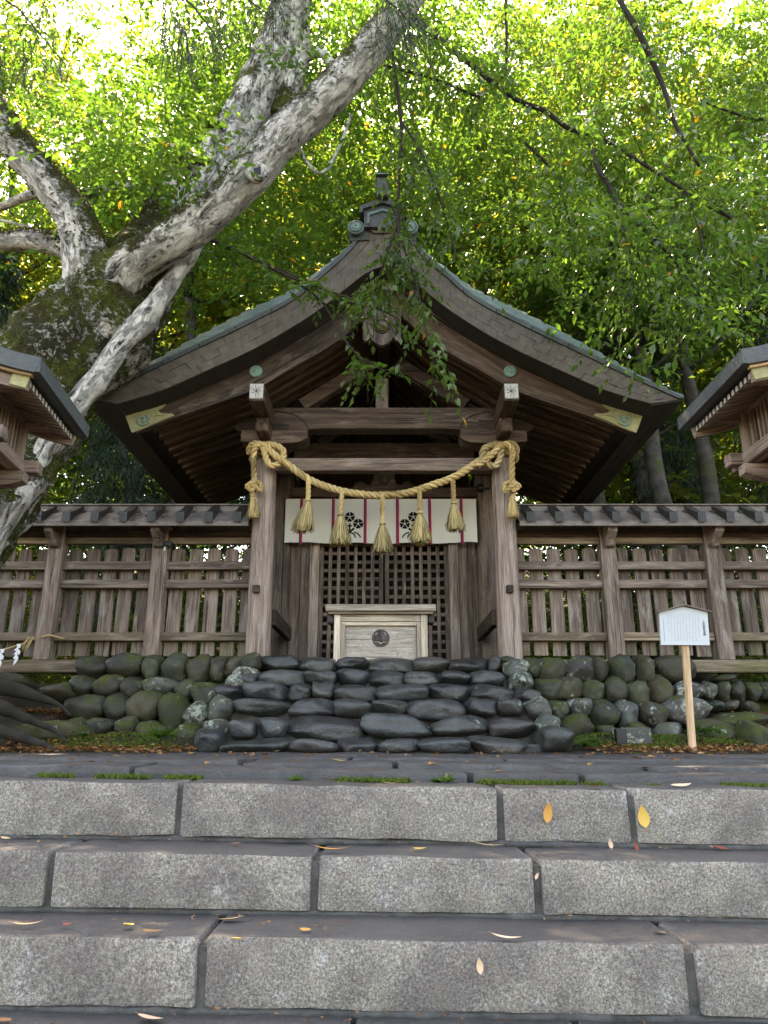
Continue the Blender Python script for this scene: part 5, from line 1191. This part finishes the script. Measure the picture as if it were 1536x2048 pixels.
for a in [(1095,1624,('y',3.33),'orange',40,80,'orange pointed leaf stuck to the riser of the top step, above the shortest block'),
    (1285,1632,('y',3.33),'yellow',42,97,'golden serrated leaf stuck over the right-hand joint of the top riser',.55),
    (959,1930,('y',2.69),'pale',30,95,'pale yellow leaf stuck to the riser of the lowest full step'),
    (1073,1751,('y',3.0),'pale',14,60,'tiny pale leaf in the joint of the middle riser'),
    (1220,1687,('y',3.325),'pale',18,100,'small cream leaf at the foot of the top riser, right of centre',.5),
    (1272,1693,('y',3.31),'red',22,95,'slender red leaf at the foot of the top riser below the joint',.3),
    (60,1559,('z',z1),'brown',30,5,'brown leaf at the left end of the top tread'), (655,1562,('z',z1),'pale',30,10,'broad pale orange leaf on the top tread below the left part of the stair',.6),
    (833,1567,('z',z1),'orange',16,60,'upright little orange leaf on the top tread, left of the bright weed'), (779,1570,('z',z1),'tan',26,5,'flat tan leaf on the top tread below the centre'),
    (1185,1574,('z',z1-.002),'orange',36,160,'curled orange and red leaf on the top tread right of centre'), (1363,1575,('z',z1-.004),'pale',42,0,'large pale leaf lying at the back of the top tread, right side',.55),
    (677,1524,('z',.0),'yellow',30,10,'yellow leaf perched on a sprout of the dark paving'), (240,1515,('z',.0),'orange',26,0,'orange leaf on the dark paving near the left litter'), (150,1534,('z',-.005),'tan',22,15,'curled tan leaf on the paving kerb at left'),
    (1118,1541,('z',za),'pale',54,-8,'long pale strip of leaf on the paving kerb right of centre',.16), (1410,1538,('z',za),'orange',24,5,'oval orange leaf on the paving kerb, near the sign post',.6), (1340,1537,('z',za),'brown',14,60,'small folded brown leaf on the paving kerb left of the oval one',.7),
    (986,1534,('z',-.004),'yellow',18,100,'thin yellow leaf on the paving above the kerb joint',.3), (890,1528,('z',0),'tan',30,3,'thin tan leaf lying flat on the paving before the stair',.22), (1293,1513,('z',0),'red',22,0,'reddish leaf on the paving in front of the squared block'),
    (11,1680,('z',z2),'tan',24,-10,'tan leaf on the second tread at the left edge'), (250,1681,('z',z2),'yellow',26,8,'yellowish leaf on the second tread, left block'), (427,1676,('z',z2),'tan',22,4,'tan leaf at the back of the second tread below the first joint'),
    (594,1680,('z',z2),'red',28,-8,'dark red leaf on the second tread left of its joint',.5), (472,1690,('z',z2),'brown',18,12,'small brown leaf in the middle of the second tread'), (664,1702,('z',z2),'orange',76,-4,'long narrow orange leaf over the joint of the second tread',.18),
    (840,1701,('z',z2),'yellow',27,-12,'curled yellow leaf on the second tread below the offering box'), (973,1693,('z',z2),'tan',70,-3,'long straw-like leaf on the second tread, centre right',.07), (1445,1700,('z',z2-.005),'red',28,-35,'pinkish red leaf on the second tread at far right'),
    (55,1852,('z',z3),'tan',60,6,'dry twig-like leaf on the third tread at the left',.12), (134,1853,('z',z3),'red',20,0,'small round red leaf on the third tread at left',.7), (257,1854,('z',z3),'yellow',30,70,'upright yellow leaf on the third tread, left block',.7), (305,1867,('z',z3),'brown',46,5,'long brown leaf beside the upright yellow one on the third tread',.3),
    (462,1843,('z',z3),'tan',54,18,'large curled tan leaf over the joint of the third tread',.42), (475,1883,('z',z3),'yellow',32,-10,'bright yellow leaf at the edge of the third tread',.8), (611,1864,('z',z3),'orange',24,0,'small notched orange leaf on the third tread, centre left',.6),
    (1013,1879,('z',z3),'pale',60,-3,'long flat pale leaf on the third tread right of centre',.14), (1320,1869,('z',z3-.003),'tan',32,8,'tan leaf on the third tread near its right joint',.5),
    (300,2042,('z',z4),'pale',58,-10,'big pale orange leaf at the very bottom of the picture'), (8,2045,('z',z4),'brown',30,10,'brown leaf at the bottom left corner')]:
    fallen(*a[:7], *a[7:])
